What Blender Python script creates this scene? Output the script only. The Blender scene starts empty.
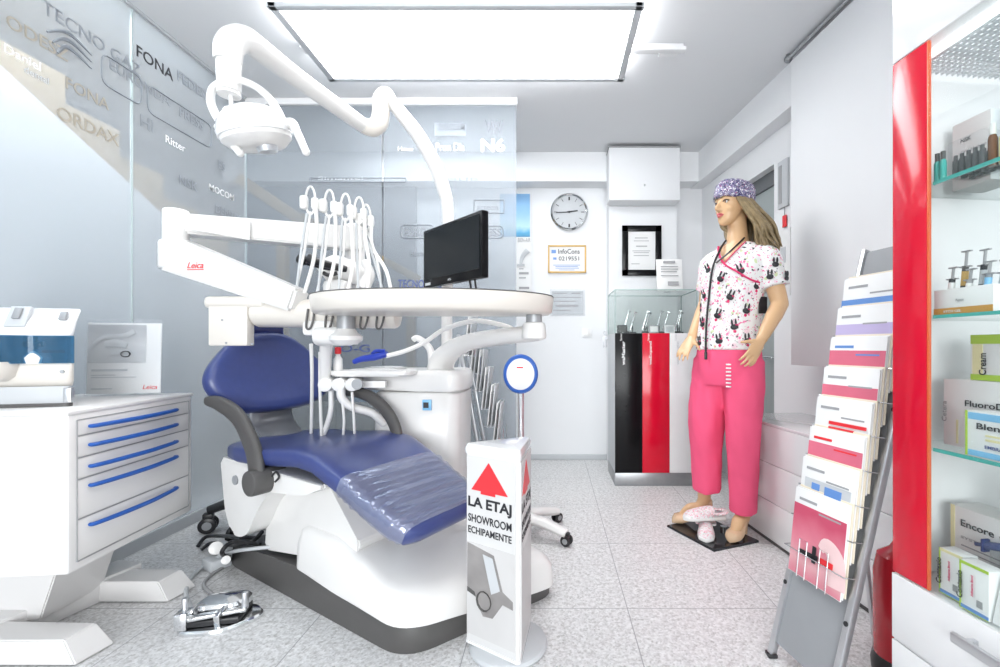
import bpy, bmesh, math, random
from mathutils import Vector, Matrix, Euler, noise
R = math.radians
random.seed(7)
S = bpy.context.scene
COL = S.collection

# ---------------------------------------------------------------- camera, world, light, exposure
FPX, CX, CY, EYE = 456.0, 552.0, 347.0, 1.0
cam = bpy.data.cameras.new('camera'); camo = bpy.data.objects.new('camera', cam); COL.objects.link(camo)
cam.sensor_width = 36.0; cam.lens = FPX / 1000 * 36
cam.shift_x = -(CX - 500) / 1000; cam.shift_y = (CY - 333.5) / 1000
cam.clip_start = 0.02
camo.location = (0, 0, EYE); camo.rotation_euler = (R(90), 0, 0)
S.camera = camo
S.view_settings.view_transform = 'Standard'; S.view_settings.look = 'None'
S.view_settings.gamma = 1; S.view_settings.use_curve_mapping = False
S.view_settings.exposure = 0.24
W = bpy.data.worlds.new('daylight'); S.world = W; W.use_nodes = True
W.node_tree.nodes['Background'].inputs[0].default_value = (0.93, 0.965, 1.0, 1)
W.node_tree.nodes['Background'].inputs[1].default_value = 0.85
PANEL_EMIT = 9.0
BATTEN_EMIT = 5.0

def lamp_area(name, loc, rot, sx, sy, energy, col=(1, 1, 1)):
    l = bpy.data.lights.new(name, 'AREA'); l.shape = 'RECTANGLE'; l.size = sx; l.size_y = sy; l.energy = energy; l.color = col
    o = bpy.data.objects.new(name, l); COL.objects.link(o); o.location = loc; o.rotation_euler = rot
    return o
# added overhead fill above the photographer, no known fitting
lamp_area('overhead_fill_light', (-0.3, 0.35, 2.6), (0, 0, 0), 1.7, 0.6, 10, (1, 0.99, 0.97))
# added frontal fill from behind the photographer, no known window
lamp_area('front_fill_light', (-0.1, -5.5, 1.55), (R(87), 0, 0), 4.5, 2.6, 320, (0.95, 0.98, 1))
# added fill to brighten the stairwell behind the frosted glass
lamp_area('stairwell_fill_light', (-2.2, 1.5, 2.64), (0, 0, 0), 0.2, 2.6, 26, (0.97, 0.99, 1))
lamp_area('corridor_fill_light', (-1.0, 3.55, 2.64), (0, 0, 0), 1.2, 0.25, 9, (0.97, 0.99, 1))  # added fill behind the partition, brightens glass and back wall

def P(px, py, Y): return Vector(((px - CX) / FPX * Y, Y, EYE + (CY - py) / FPX * Y))
def F(px, py):
    Y = FPX * EYE / (py - CY); return Vector(((px - CX) / FPX * Y, Y, 0))
def V(*a): return Vector(a)

# ---------------------------------------------------------------- materials
MATS = {}
def mat(name, col, rough=0.4, metal=0.0, coat=0.0, var=0.03, scale=18, bump=0.0, emit=0, spec=0.5, alpha=1.0, trans=0.0):
    if name in MATS: return MATS[name]
    m = bpy.data.materials.new(name); m.use_nodes = True
    nt = m.node_tree; b = nt.nodes['Principled BSDF']
    b.inputs['Roughness'].default_value = rough; b.inputs['Metallic'].default_value = metal
    b.inputs['Coat Weight'].default_value = coat; b.inputs['Coat Roughness'].default_value = 0.05
    b.inputs['Specular IOR Level'].default_value = spec
    if trans: b.inputs['Transmission Weight'].default_value = trans
    n = nt.nodes.new('ShaderNodeTexNoise'); n.inputs['Scale'].default_value = scale; n.inputs['Detail'].default_value = 3
    tc = nt.nodes.new('ShaderNodeTexCoord'); nt.links.new(tc.outputs['Object'], n.inputs['Vector'])
    r = nt.nodes.new('ShaderNodeValToRGB')
    r.color_ramp.elements[0].color = [max(0, c * (1 - var)) for c in col[:3]] + [1]
    r.color_ramp.elements[1].color = [min(1, c * (1 + var)) for c in col[:3]] + [1]
    nt.links.new(n.outputs['Fac'], r.inputs['Fac']); nt.links.new(r.outputs['Color'], b.inputs['Base Color'])
    if bump:
        bp = nt.nodes.new('ShaderNodeBump'); bp.inputs['Strength'].default_value = bump; bp.inputs['Distance'].default_value = 0.01
        nt.links.new(n.outputs['Fac'], bp.inputs['Height']); nt.links.new(bp.outputs['Normal'], b.inputs['Normal'])
    if emit:
        b.inputs['Emission Color'].default_value = (*col[:3], 1); b.inputs['Emission Strength'].default_value = emit
    MATS[name] = m
    return m

def glassy(name, col, clear, rough=0.05, spec=0.5, diffuse=None):
    """see-through sheet: straight transparency mixed with a glossy/diffuse surface"""
    m = bpy.data.materials.new(name); m.use_nodes = True; nt = m.node_tree
    b = nt.nodes['Principled BSDF']; out = nt.nodes['Material Output']
    b.inputs['Base Color'].default_value = (*(diffuse or col), 1); b.inputs['Roughness'].default_value = rough
    b.inputs['Specular IOR Level'].default_value = spec
    t = nt.nodes.new('ShaderNodeBsdfTransparent'); t.inputs[0].default_value = (*col, 1)
    mx = nt.nodes.new('ShaderNodeMixShader')
    n = nt.nodes.new('ShaderNodeTexNoise'); n.inputs['Scale'].default_value = 1.2
    mr = nt.nodes.new('ShaderNodeMapRange'); mr.inputs['To Min'].default_value = 1 - clear - 0.03; mr.inputs['To Max'].default_value = 1 - clear + 0.03
    nt.links.new(n.outputs['Fac'], mr.inputs['Value']); nt.links.new(mr.outputs[0], mx.inputs[0])
    nt.links.new(t.outputs[0], mx.inputs[1]); nt.links.new(b.outputs[0], mx.inputs[2]); nt.links.new(mx.outputs[0], out.inputs[0])
    MATS[name] = m
    return m

def nodes_of(name, rough=0.5):
    m = bpy.data.materials.new(name); m.use_nodes = True; MATS[name] = m
    b = m.node_tree.nodes['Principled BSDF']; b.inputs['Roughness'].default_value = rough
    return m, m.node_tree, b

def floor_material():
    m, nt, b = nodes_of('terrazzo_tiles', 0.42)
    N = nt.nodes.new; L = nt.links.new
    tc = N('ShaderNodeTexCoord'); sx = N('ShaderNodeSeparateXYZ'); L(tc.outputs['Object'], sx.inputs[0])
    def edge(out, off, size):
        a = N('ShaderNodeMath'); a.operation = 'SUBTRACT'; L(out, a.inputs[0]); a.inputs[1].default_value = off
        d = N('ShaderNodeMath'); d.operation = 'DIVIDE'; L(a.outputs[0], d.inputs[0]); d.inputs[1].default_value = size
        f = N('ShaderNodeMath'); f.operation = 'PINGPONG'; L(d.outputs[0], f.inputs[0]); f.inputs[1].default_value = 0.5
        g = N('ShaderNodeMath'); g.operation = 'LESS_THAN'; L(f.outputs[0], g.inputs[0]); g.inputs[1].default_value = 0.0028
        return g.outputs[0]
    mxm = N('ShaderNodeMath'); mxm.operation = 'MAXIMUM'
    L(edge(sx.outputs[0], 0.288 + 0.75, 0.576), mxm.inputs[0]); L(edge(sx.outputs[1], 1.744 - 1.2, 0.578), mxm.inputs[1])
    vo = N('ShaderNodeTexVoronoi'); vo.inputs['Scale'].default_value = 150; L(tc.outputs['Object'], vo.inputs['Vector'])
    cr = N('ShaderNodeValToRGB'); L(vo.outputs['Color'], cr.inputs[0])
    e = cr.color_ramp.elements
    e[0].position = 0.12; e[0].color = (0.36, 0.35, 0.345, 1); e[1].position = 0.85; e[1].color = (0.86, 0.86, 0.86, 1)
    k = e.new(0.35); k.color = (0.60, 0.60, 0.60, 1)
    no = N('ShaderNodeTexNoise'); no.inputs['Scale'].default_value = 60; no.inputs['Detail'].default_value = 6; L(tc.outputs['Object'], no.inputs['Vector'])
    cr2 = N('ShaderNodeValToRGB'); L(no.outputs['Fac'], cr2.inputs[0])
    cr2.color_ramp.elements[0].position = 0.35; cr2.color_ramp.elements[0].color = (0.5, 0.49, 0.48, 1)
    cr2.color_ramp.elements[1].position = 0.6; cr2.color_ramp.elements[1].color = (0.84, 0.84, 0.85, 1)
    mx = N('ShaderNodeMix'); mx.data_type = 'RGBA'; mx.inputs[0].default_value = 0.5
    L(cr.outputs[0], mx.inputs[6]); L(cr2.outputs[0], mx.inputs[7])
    mj = N('ShaderNodeMix'); mj.data_type = 'RGBA'; L(mxm.outputs[0], mj.inputs[0]); L(mx.outputs[2], mj.inputs[6]); mj.inputs[7].default_value = (0.33, 0.33, 0.34, 1)
    L(mj.outputs[2], b.inputs['Base Color'])
    return m

def print_fabric(name, base, spots, rough=0.7):
    """cloth printed with scattered blobs: spots = [(scale, threshold, colour, offset)]"""
    m, nt, b = nodes_of(name, rough); N = nt.nodes.new; L = nt.links.new
    tc = N('ShaderNodeTexCoord'); prev = None
    for (sc, th, colr, off) in spots:
        mp = N('ShaderNodeMapping'); mp.inputs['Location'].default_value = (off, off * 0.7, off * 1.3); L(tc.outputs['Object'], mp.inputs[0])
        nz = N('ShaderNodeTexNoise'); nz.inputs['Scale'].default_value = sc * 1.5; L(mp.outputs[0], nz.inputs['Vector'])
        ad = N('ShaderNodeMix'); ad.data_type = 'RGBA'; ad.inputs[0].default_value = 0.03; L(mp.outputs[0], ad.inputs[6]); L(nz.outputs['Color'], ad.inputs[7])
        vo = N('ShaderNodeTexVoronoi'); vo.inputs['Scale'].default_value = sc; L(ad.outputs[2], vo.inputs['Vector'])
        ls = N('ShaderNodeMath'); ls.operation = 'LESS_THAN'; ls.inputs[1].default_value = th; L(vo.outputs['Distance'], ls.inputs[0])
        mx = N('ShaderNodeMix'); mx.data_type = 'RGBA'; L(ls.outputs[0], mx.inputs[0])
        if prev is None: mx.inputs[6].default_value = (*base, 1)
        else: L(prev, mx.inputs[6])
        mx.inputs[7].default_value = (*colr, 1); prev = mx.outputs[2]
    L(prev, b.inputs['Base Color'])
    return m

def ramp_z(name, stops, axis=2, lo=0, hi=1, rough=0.4, nscale=6, namp=0.0):
    """printed picture: colour bands along one object axis (mixed with noise)"""
    m, nt, b = nodes_of(name, rough); N = nt.nodes.new; L = nt.links.new
    tc = N('ShaderNodeTexCoord'); sx = N('ShaderNodeSeparateXYZ'); L(tc.outputs['Generated'], sx.inputs[0])
    no = N('ShaderNodeTexNoise'); no.inputs['Scale'].default_value = nscale; L(tc.outputs['Generated'], no.inputs['Vector'])
    ma = N('ShaderNodeMath'); ma.operation = 'MULTIPLY_ADD'; L(no.outputs['Fac'], ma.inputs[0]); ma.inputs[1].default_value = namp; L(sx.outputs[axis], ma.inputs[2])
    cr = N('ShaderNodeValToRGB'); L(ma.outputs[0], cr.inputs[0]); e = cr.color_ramp.elements
    while len(e) > 1: e.remove(e[0])
    e[0].position = stops[0][0]; e[0].color = (*stops[0][1], 1)
    for p, c in stops[1:]:
        k = e.new(p); k.color = (*c, 1)
    L(cr.outputs[0], b.inputs['Base Color'])
    return m

M = dict(
    wall=mat('white_wall_paint', (0.85, 0.86, 0.875), 0.7, var=0.012, scale=4),
    ceil=mat('white_ceiling_paint', (0.78, 0.79, 0.805), 0.8, var=0.01, scale=3),
    white=mat('white_plastic', (0.79, 0.78, 0.765), 0.28, coat=0.2, var=0.01),
    cream=mat('cream_plastic', (0.73, 0.69, 0.635), 0.3, coat=0.2, var=0.012),
    lacq=mat('white_lacquer', (0.84, 0.84, 0.845), 0.14, coat=0.6, var=0.008),
    cart=mat('pale_enamel', (0.76, 0.745, 0.735), 0.3, var=0.01),
    blue=mat('blue_leatherette', (0.034, 0.054, 0.20), 0.34, coat=0.15, var=0.10, scale=40, bump=0.02),
    navy=mat('navy_leatherette', (0.03, 0.04, 0.17), 0.35, var=0.08),
    bluep=mat('blue_handle_plastic', (0.015, 0.10, 0.43), 0.3, var=0.03),
    sleeve=mat('bright_blue_sleeve', (0.02, 0.05, 0.42), 0.25, var=0.1, bump=0.1),
    black=mat('black_plastic', (0.02, 0.02, 0.022), 0.32, var=0.1),
    gloss=mat('gloss_black', (0.005, 0.005, 0.006), 0.22, coat=0.0, var=0.05, spec=0.2),
    screen=mat('dark_screen', (0.005, 0.008, 0.011), 0.3, var=0.1, scale=3, spec=0.2),
    dgrey=mat('dark_grey_rubber', (0.085, 0.082, 0.08), 0.45, var=0.06),
    grey=mat('grey_metal_paint', (0.36, 0.37, 0.385), 0.4, metal=0.3, var=0.03),
    lgrey=mat('light_grey_paint', (0.56, 0.58, 0.60), 0.45, var=0.03),
    midgrey=mat('shade_grey_board', (0.42, 0.435, 0.455), 0.5, var=0.03),
    alu=mat('brushed_aluminium', (0.62, 0.63, 0.65), 0.32, metal=0.9, var=0.05),
    chrome=mat('chrome', (0.78, 0.79, 0.80), 0.1, metal=1.0, var=0.02),
    steel=mat('plinth_steel', (0.33, 0.34, 0.35), 0.35, metal=0.7, var=0.12, scale=30),
    red=mat('red_gloss', (0.64, 0.003, 0.026), 0.16, coat=0.15, var=0.03, spec=0.35),
    redp=mat('red_print', (0.78, 0.03, 0.04), 0.35, var=0.03),
    redx=mat('dark_red_enamel', (0.62, 0.015, 0.03), 0.25, coat=0.4, var=0.05),
    orange=mat('orange_edge', (0.75, 0.12, 0.03), 0.3, var=0.05),
    gold=mat('gold_frame_wood', (0.70, 0.44, 0.12), 0.4, var=0.12),
    paper=mat('white_paper', (0.84, 0.84, 0.835), 0.6, var=0.01),
    paper2=mat('cream_paper', (0.80, 0.72, 0.58), 0.6, var=0.02),
    greyp=mat('grey_print', (0.36, 0.36, 0.37), 0.6, var=0.05),
    ink=mat('black_ink', (0.02, 0.02, 0.025), 0.5, var=0.02),
    pinkp=mat('pink_print', (0.72, 0.16, 0.24), 0.4, var=0.25, scale=5),
    lilac=mat('lilac_print', (0.55, 0.47, 0.72), 0.4, var=0.1, scale=6),
    bluepr=mat('blue_print', (0.13, 0.28, 0.62), 0.4, var=0.06),
    skyb=mat('light_blue_print', (0.22, 0.52, 0.80), 0.4, var=0.1),
    teal=mat('teal_glass_edge', (0.06, 0.42, 0.37), 0.15, var=0.05),
    green=mat('lime_print', (0.42, 0.62, 0.05), 0.4, var=0.05),
    yell=mat('pale_yellow_print', (0.80, 0.74, 0.42), 0.4, var=0.05),
    brownv=mat('brown_vial', (0.16, 0.06, 0.02), 0.15, var=0.1),
    skin=mat('mannequin_skin', (0.68, 0.43, 0.235), 0.34, coat=0.1, var=0.03, scale=6),
    beige=mat('beige_patent', (0.68, 0.47, 0.30), 0.25, coat=0.3, var=0.03),
    hairm=mat('dark_blonde_hair', (0.26, 0.19, 0.10), 0.42, var=0.6, scale=45, bump=0.5),
    pink=mat('coral_pink_cotton', (0.90, 0.10, 0.225), 0.75, var=0.05, scale=9, bump=0.5),
    pinkd=mat('dark_pink_piping', (0.70, 0.03, 0.14), 0.6, var=0.05),
    lips=mat('lip_red', (0.60, 0.12, 0.13), 0.35, var=0.03),
    stair=mat('pale_wood', (0.36, 0.25, 0.12), 0.6, var=0.2, scale=5),
    seal=mat('clear_edge', (0.50, 0.58, 0.58), 0.2, var=0.02),
    etch=mat('etched_grey', (0.24, 0.26, 0.29), 0.5, var=0.1),
    etchl=mat('etched_light', (0.50, 0.53, 0.57), 0.5, var=0.05),
    whitel=mat('white_lettering', (0.88, 0.88, 0.88), 0.5, var=0.01),
    tan=mat('tan_lettering', (0.36, 0.325, 0.27), 0.5, var=0.05),
    navyl=mat('navy_lettering', (0.09, 0.12, 0.30), 0.5, var=0.05),
    doorg=mat('grey_green_door', (0.36, 0.40, 0.40), 0.35, var=0.03),
    darkf=mat('dark_door_frame', (0.13, 0.14, 0.15), 0.4, var=0.05),
    wood=mat('beige_cabinet_board', (0.50, 0.46, 0.38), 0.5, var=0.08),
    mirror=mat('dark_mirror_plate', (0.05, 0.05, 0.055), 0.06, metal=0.6, var=0.03),
    floor=floor_material(),
    frost=glassy('frosted_glass', (0.92, 0.95, 0.97), 0.66, 0.5, 0.4, (0.70, 0.735, 0.77)),
    frostb=glassy('frosted_glass_grey', (0.92, 0.95, 0.97), 0.58, 0.45, 0.4, (0.36, 0.39, 0.425)),
    clear=glassy('clear_glass', (0.975, 0.992, 0.987), 0.93, 0.03, 0.6, (0.16, 0.20, 0.20)),
    acryl=glassy('clear_acrylic', (0.985, 0.99, 0.995), 0.92, 0.08, 0.6, (0.8, 0.83, 0.85)),
    film=glassy('cling_film', (0.97, 0.97, 1.0), 0.62, 0.10, 1.0, (0.30, 0.34, 0.52)),
    visor=glassy('blue_visor', (0.30, 0.58, 0.78), 0.60, 0.06, 0.8, (0.05, 0.17, 0.28)),
)
_b = M['film'].node_tree.nodes['Principled BSDF']; _b.inputs['Metallic'].default_value = 0.75; _b.inputs['Base Color'].default_value = (0.66, 0.70, 0.84, 1); _b.inputs['Roughness'].default_value = 0.16
M['blue'].node_tree.nodes['Principled BSDF'].inputs['Coat Weight'].default_value = 0.5; M['blue'].node_tree.nodes['Principled BSDF'].inputs['Coat Roughness'].default_value = 0.34
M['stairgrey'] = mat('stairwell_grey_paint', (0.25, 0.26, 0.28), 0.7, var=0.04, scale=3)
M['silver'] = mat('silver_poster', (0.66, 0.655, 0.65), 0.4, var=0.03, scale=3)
M['panel'] = mat('lit_diffuser', (1, 1, 1), 0.5, var=0.0, emit=PANEL_EMIT)
M['batten'] = mat('lit_tube', (1, 1, 1), 0.5, var=0.0, emit=BATTEN_EMIT)
M['tunic'] = print_fabric('printed_tunic_cotton', (0.84, 0.83, 0.82), [
    (24, 0.20, (0.62, 0.70, 0.42), 3.1), (38, 0.24, (0.82, 0.20, 0.38), 1.7), (60, 0.22, (0.80, 0.10, 0.30), 5.3),
    (16, 0.23, (0.86, 0.66, 0.72), 8.2), (48, 0.15, (0.10, 0.08, 0.10), 2.2), (30, 0.16, (0.05, 0.04, 0.06), 0.4)])
M['capm'] = print_fabric('printed_cap_cotton', (0.22, 0.20, 0.33), [
    (60, 0.40, (0.05, 0.045, 0.15), 0.2), (80, 0.24, (0.50, 0.10, 0.24), 2.6), (75, 0.36, (0.78, 0.77, 0.80), 1.5), (85, 0.32, (0.025, 0.025, 0.07), 4.1)])
M['clogm'] = print_fabric('printed_clog', (0.80, 0.76, 0.77), [
    (70, 0.36, (0.80, 0.42, 0.48), 0.6), (85, 0.30, (0.50, 0.62, 0.55), 1.6), (90, 0.28, (0.70, 0.20, 0.30), 3.3)])
M['handpic'] = ramp_z('pink_hand_picture', [(0.0, (0.62, 0.10, 0.17)), (0.35, (0.80, 0.42, 0.46)), (0.6, (0.74, 0.24, 0.31)), (1.0, (0.58, 0.08, 0.15))], 2, nscale=2.5, namp=0.25)
M['totempic'] = ramp_z('grey_machine_picture', [(0.0, (0.62, 0.61, 0.60)), (0.45, (0.48, 0.46, 0.45)), (0.7, (0.20, 0.19, 0.19)), (1.0, (0.36, 0.34, 0.34))], 2, nscale=2.2, namp=0.3)
M['seapic'] = ramp_z('sea_picture', [(0.0, (0.05, 0.22, 0.45)), (0.16, (0.10, 0.42, 0.68)), (0.30, (0.50, 0.74, 0.86)), (0.6, (0.30, 0.55, 0.80)), (1.0, (0.22, 0.45, 0.74))], 2, nscale=4, namp=0.12)
M['instpic'] = ramp_z('grey_booklet_picture', [(0.0, (0.56, 0.57, 0.58)), (0.6, (0.70, 0.71, 0.72)), (1.0, (0.50, 0.51, 0.53))], 2, nscale=2, namp=0.3)
M['reflected_tone'] = ramp_z('reflected_panel_tone', [(0, (0.8, 0.82, 0.84)), (1, (0.86, 0.88, 0.9))], 1)  # tones for the ceiling panel's reflected grid, not a lamp

# ---------------------------------------------------------------- mesh helpers
def frame_from(d):
    d = d.normalized(); a = Vector((0, 0, 1)) if abs(d.z) < 0.93 else Vector((1, 0, 0))
    u = a.cross(d).normalized(); v = d.cross(u).normalized(); return u, v
def smooth_path(pts, n=6):
    pts = [Vector(p) for p in pts]
    if len(pts) < 3: return pts
    out = []
    for i in range(len(pts) - 1):
        p0 = pts[max(0, i - 1)]; p1 = pts[i]; p2 = pts[i + 1]; p3 = pts[min(len(pts) - 1, i + 2)]
        for k in range(n):
            t = k / n; t2 = t * t; t3 = t2 * t
            out.append(0.5 * ((2 * p1) + (p2 - p0) * t + (2 * p0 - 5 * p1 + 4 * p2 - p3) * t2 + (3 * p1 - p0 - 3 * p2 + p3) * t3))
    out.append(pts[-1]); return out
def lerp_list(vals, n):
    out = []
    for i in range(n):
        t = i / (n - 1) * (len(vals) - 1); k = min(int(t), len(vals) - 2); f = t - k
        out.append(vals[k] * (1 - f) + vals[k + 1] * f)
    return out

class G:
    def __init__(self): self.bm = bmesh.new()
    def _take(self, b, m=0, X=None):
        if X is not None: bmesh.ops.transform(b, matrix=X, verts=b.verts)
        bmesh.ops.recalc_face_normals(b, faces=b.faces)
        for f in b.faces: f.material_index = m
        me = bpy.data.meshes.new('t'); b.to_mesh(me); b.free(); self.bm.from_mesh(me); bpy.data.meshes.remove(me)
        return self
    def box(self, c, s, rot=None, bev=0.0, m=0, seg=2):
        b = bmesh.new(); bmesh.ops.create_cube(b, size=1)
        bmesh.ops.scale(b, vec=Vector(s), verts=b.verts)
        if bev > 0: bmesh.ops.bevel(b, geom=list(b.edges), offset=min(bev, 0.49 * min(s)), segments=seg, affect='EDGES', profile=0.5)
        X = Matrix.Translation(Vector(c)) @ (rot.to_4x4() if rot is not None else Matrix.Identity(4))
        return self._take(b, m, X)
    def cyl(self, p0, p1, r0, r1=None, seg=20, m=0, bev=0.0):
        p0 = Vector(p0); p1 = Vector(p1); r1 = r0 if r1 is None else r1
        L = (p1 - p0).length
        if bev > 0:
            bev = min(bev, L * 0.45, r0 * 0.9, r1 * 0.9)
            prof = [(r0 - bev, 0), (r0 - bev * 0.3, bev * 0.3), (r0, bev), (r1, L - bev), (r1 - bev * 0.3, L - bev * 0.3), (r1 - bev, L)]
        else: prof = [(r0, 0), (r1, L)]
        return self.lathe(prof, p0, p1 - p0, seg, m)
    def lathe(self, prof, o, axis=(0, 0, 1), seg=28, m=0, squash=1.0, caps=True):
        o = Vector(o); d = Vector(axis).normalized(); u, v = frame_from(d)
        return self.loft([[o + d * z + u * (r * math.cos(2 * math.pi * k / seg)) + v * (squash * r * math.sin(2 * math.pi * k / seg)) for k in range(seg)] for r, z in prof], m, caps)
    def loft(self, rings, m=0, caps=True, closed=False):
        b = bmesh.new(); vr = [[b.verts.new(p) for p in r] for r in rings]; n = len(rings[0])
        pairs = list(zip(vr[:-1], vr[1:])) + ([(vr[-1], vr[0])] if closed else [])
        for A, B in pairs:
            for k in range(n):
                try: b.faces.new((A[k], A[(k + 1) % n], B[(k + 1) % n], B[k]))
                except ValueError: pass
        if caps and not closed:
            for r in (vr[0], vr[-1]):
                try: b.faces.new(r)
                except ValueError: pass
        return self._take(b, m)
    def tube(self, pts, r, seg=10, m=0, smooth=6, flat=1.0, up=None, closed=False, caps=True):
        pts = smooth_path(pts, smooth) if smooth else [Vector(p) for p in pts]
        rr = lerp_list(r, len(pts)) if isinstance(r, (list, tuple)) else [r] * len(pts)
        rings = []; u = None
        for i, p in enumerate(pts):
            d = (pts[min(i + 1, len(pts) - 1)] - pts[max(i - 1, 0)])
            if d.length < 1e-9: d = Vector((0, 0, 1))
            d.normalize()
            if up is not None:
                u = Vector(up).cross(d).normalized(); v = d.cross(u).normalized()
            elif u is None: u, v = frame_from(d)
            else:
                u = (u - d * u.dot(d)).normalized(); v = d.cross(u).normalized()
            rings.append([p + u * (rr[i] * math.cos(2 * math.pi * k / seg)) + v * (rr[i] * flat * math.sin(2 * math.pi * k / seg)) for k in range(seg)])
        return self.loft(rings, m, caps, closed)
    def sphere(self, c, r, m=0, seg=20, rot=None):
        r = (r, r, r) if isinstance(r, (int, float)) else r
        b = bmesh.new(); bmesh.ops.create_uvsphere(b, u_segments=seg, v_segments=max(8, seg // 2), radius=1)
        X = Matrix.Translation(Vector(c)) @ (rot.to_4x4() if rot is not None else Matrix.Identity(4)) @ Matrix.Diagonal((*r, 1))
        return self._take(b, m, X)
    def prism(self, poly, o, u, v, th, m=0, bev=0.0):
        """polygon (a,b) in plane o + a*u + b*v, extruded by th along u x v"""
        o = Vector(o); u = Vector(u); v = Vector(v); n = u.cross(v).normalized()
        b = bmesh.new(); A = [b.verts.new(o + u * p[0] + v * p[1]) for p in poly]; Bv = [b.verts.new(o + u * p[0] + v * p[1] + n * th) for p in poly]
        b.faces.new(A); b.faces.new(Bv)
        for k in range(len(poly)): b.faces.new((A[k], A[(k + 1) % len(poly)], Bv[(k + 1) % len(poly)], Bv[k]))
        if bev: bmesh.ops.bevel(b, geom=list(b.edges), offset=bev, segments=2, affect='EDGES')
        return self._take(b, m)
    def bar(self, p0, p1, w, h, m=0, up=(0, 0, 1), bev=0.0):
        """rectangular bar from p0 to p1, w across, h along up"""
        p0 = Vector(p0); p1 = Vector(p1); d = (p1 - p0); L = d.length; d.normalize()
        u = Vector(up).cross(d).normalized(); v = d.cross(u).normalized()
        X = Matrix((u, d, v)).transposed()
        return self.box((p0 + p1) / 2, (w, L, h), X, bev, m)

WM = {}
def finish(o, me, parent, mats, angle=38):
    for mm in (mats if isinstance(mats, (list, tuple)) else [mats]): me.materials.append(M[mm] if isinstance(mm, str) else mm)
    me.shade_smooth()
    me.set_sharp_from_angle(angle=R(angle))
def obj(name, g, mats, parent=None, angle=38, remesh=0, smooth_it=0, origin=None):
    me = bpy.data.meshes.new(name); g.bm.to_mesh(me); g.bm.free()
    o = bpy.data.objects.new(name, me); COL.objects.link(o)
    if remesh:
        md = o.modifiers.new('r', 'REMESH'); md.mode = 'VOXEL'; md.voxel_size = remesh
        if smooth_it:
            s = o.modifiers.new('s', 'SMOOTH'); s.factor = 0.5; s.iterations = smooth_it
        dg = bpy.context.evaluated_depsgraph_get(); me2 = bpy.data.meshes.new_from_object(o.evaluated_get(dg))
        o.modifiers.clear(); o.data = me2; bpy.data.meshes.remove(me); me = me2; me.name = name
        angle = 180
    if parent is not None:
        me.transform(WM[parent].inverted()); o.parent = parent; WM[o] = WM[parent]
    else:
        if origin is None:
            xs = [v.co for v in me.vertices]
            lo = [min(c[i] for c in xs) for i in range(3)]; hi = [max(c[i] for c in xs) for i in range(3)]
            origin = Vector(((lo[0] + hi[0]) / 2, (lo[1] + hi[1]) / 2, lo[2]))
        X = Matrix.Translation(Vector(origin)); me.transform(X.inverted()); o.location = origin; WM[o] = X
    finish(o, me, parent, mats, angle)
    return o
def tag(o, label=None, cat=None, group=None, kind=None):
    if label: o['label'] = label
    if cat: o['category'] = cat
    if group: o['group'] = group
    if kind: o['kind'] = kind
    return o
def thing(name, label, cat, loc=(0, 0, 0), group=None, rz=0):
    o = bpy.data.objects.new(name, None); COL.objects.link(o); o.empty_display_size = 0.05
    o.location = loc; o.rotation_euler = (0, 0, rz); WM[o] = Matrix.Translation(Vector(loc)) @ Matrix.Rotation(rz, 4, 'Z')
    return tag(o, label, cat, group)
def struct(name, g, mats, label=None, cat=None, parent=None):
    o = obj(name, g, mats, parent)
    if parent is None: tag(o, label or name.replace('_', ' '), cat or name.split('_')[0], kind='structure')
    return o
def kids(o): return [c for c in bpy.data.objects if c.parent is o]
def dup(root, loc, label, group=None, rz=None):
    r = root.copy(); COL.objects.link(r); r.location = loc; r['label'] = label
    if rz is not None: r.rotation_euler = (0, 0, rz)
    if group: r['group'] = group
    WM[r] = Matrix.Translation(Vector(loc))
    for ch in kids(root):
        c = ch.copy(); COL.objects.link(c); c.parent = r
        for gch in kids(ch):
            d = gch.copy(); COL.objects.link(d); d.parent = c
    return r
def text(name, s, mats, parent, o, u, v, h, w=None, bold=0.0, ext=0.0006, shear=0.0, align='L', lift=0.0008, angle=0):
    cu = bpy.data.curves.new(name, 'FONT'); cu.body = s; cu.size = 1; cu.offset = bold; cu.extrude = 0; cu.shear = shear; cu.resolution_u = 3
    to = bpy.data.objects.new(name, cu); COL.objects.link(to)
    dg = bpy.context.evaluated_depsgraph_get(); me = bpy.data.meshes.new_from_object(to.evaluated_get(dg))
    bpy.data.objects.remove(to); bpy.data.curves.remove(cu)
    xs = [q.co.x for q in me.vertices]; ys = [q.co.y for q in me.vertices]
    if not xs: return None
    x0, x1, y0, y1 = min(xs), max(xs), min(ys), max(ys)
    sy = h / (y1 - y0); sx = (w / (x1 - x0)) if w else sy
    u = Vector(u).normalized(); v = Vector(v).normalized(); n = u.cross(v).normalized(); o = Vector(o)
    tot = (x1 - x0) * sx; off = {'L': 0, 'C': -tot / 2, 'R': -tot}[align]
    b = bmesh.new(); b.from_mesh(me); bpy.data.meshes.remove(me)
    ex = bmesh.ops.extrude_face_region(b, geom=list(b.faces)); top = [e for e in ex['geom'] if isinstance(e, bmesh.types.BMVert)]; tops = set(top)
    for q in b.verts:
        a = (q.co.x - x0) * sx + off; c = (q.co.y - y0) * sy
        q.co = o + u * a + v * c + n * (lift + (ext if q in tops else 0))
    bmesh.ops.recalc_face_normals(b, faces=b.faces)
    g = G(); g.bm.free(); g.bm = b
    return obj(name, g, mats, parent)
def lines(g, o, u, v, n, rows, m=0, th=0.0006):
    """little printed lines: rows = [(a0,a1,b,height)] in plane o,u,v"""
    o = Vector(o); u = Vector(u).normalized(); v = Vector(v).normalized(); n = Vector(n).normalized()
    X = Matrix((u, v, n)).transposed()
    for a0, a1, b, h in rows:
        g.box(o + u * ((a0 + a1) / 2) + v * b + n * th, (a1 - a0, h, th * 1.2), X, 0, m)
    return g
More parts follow.
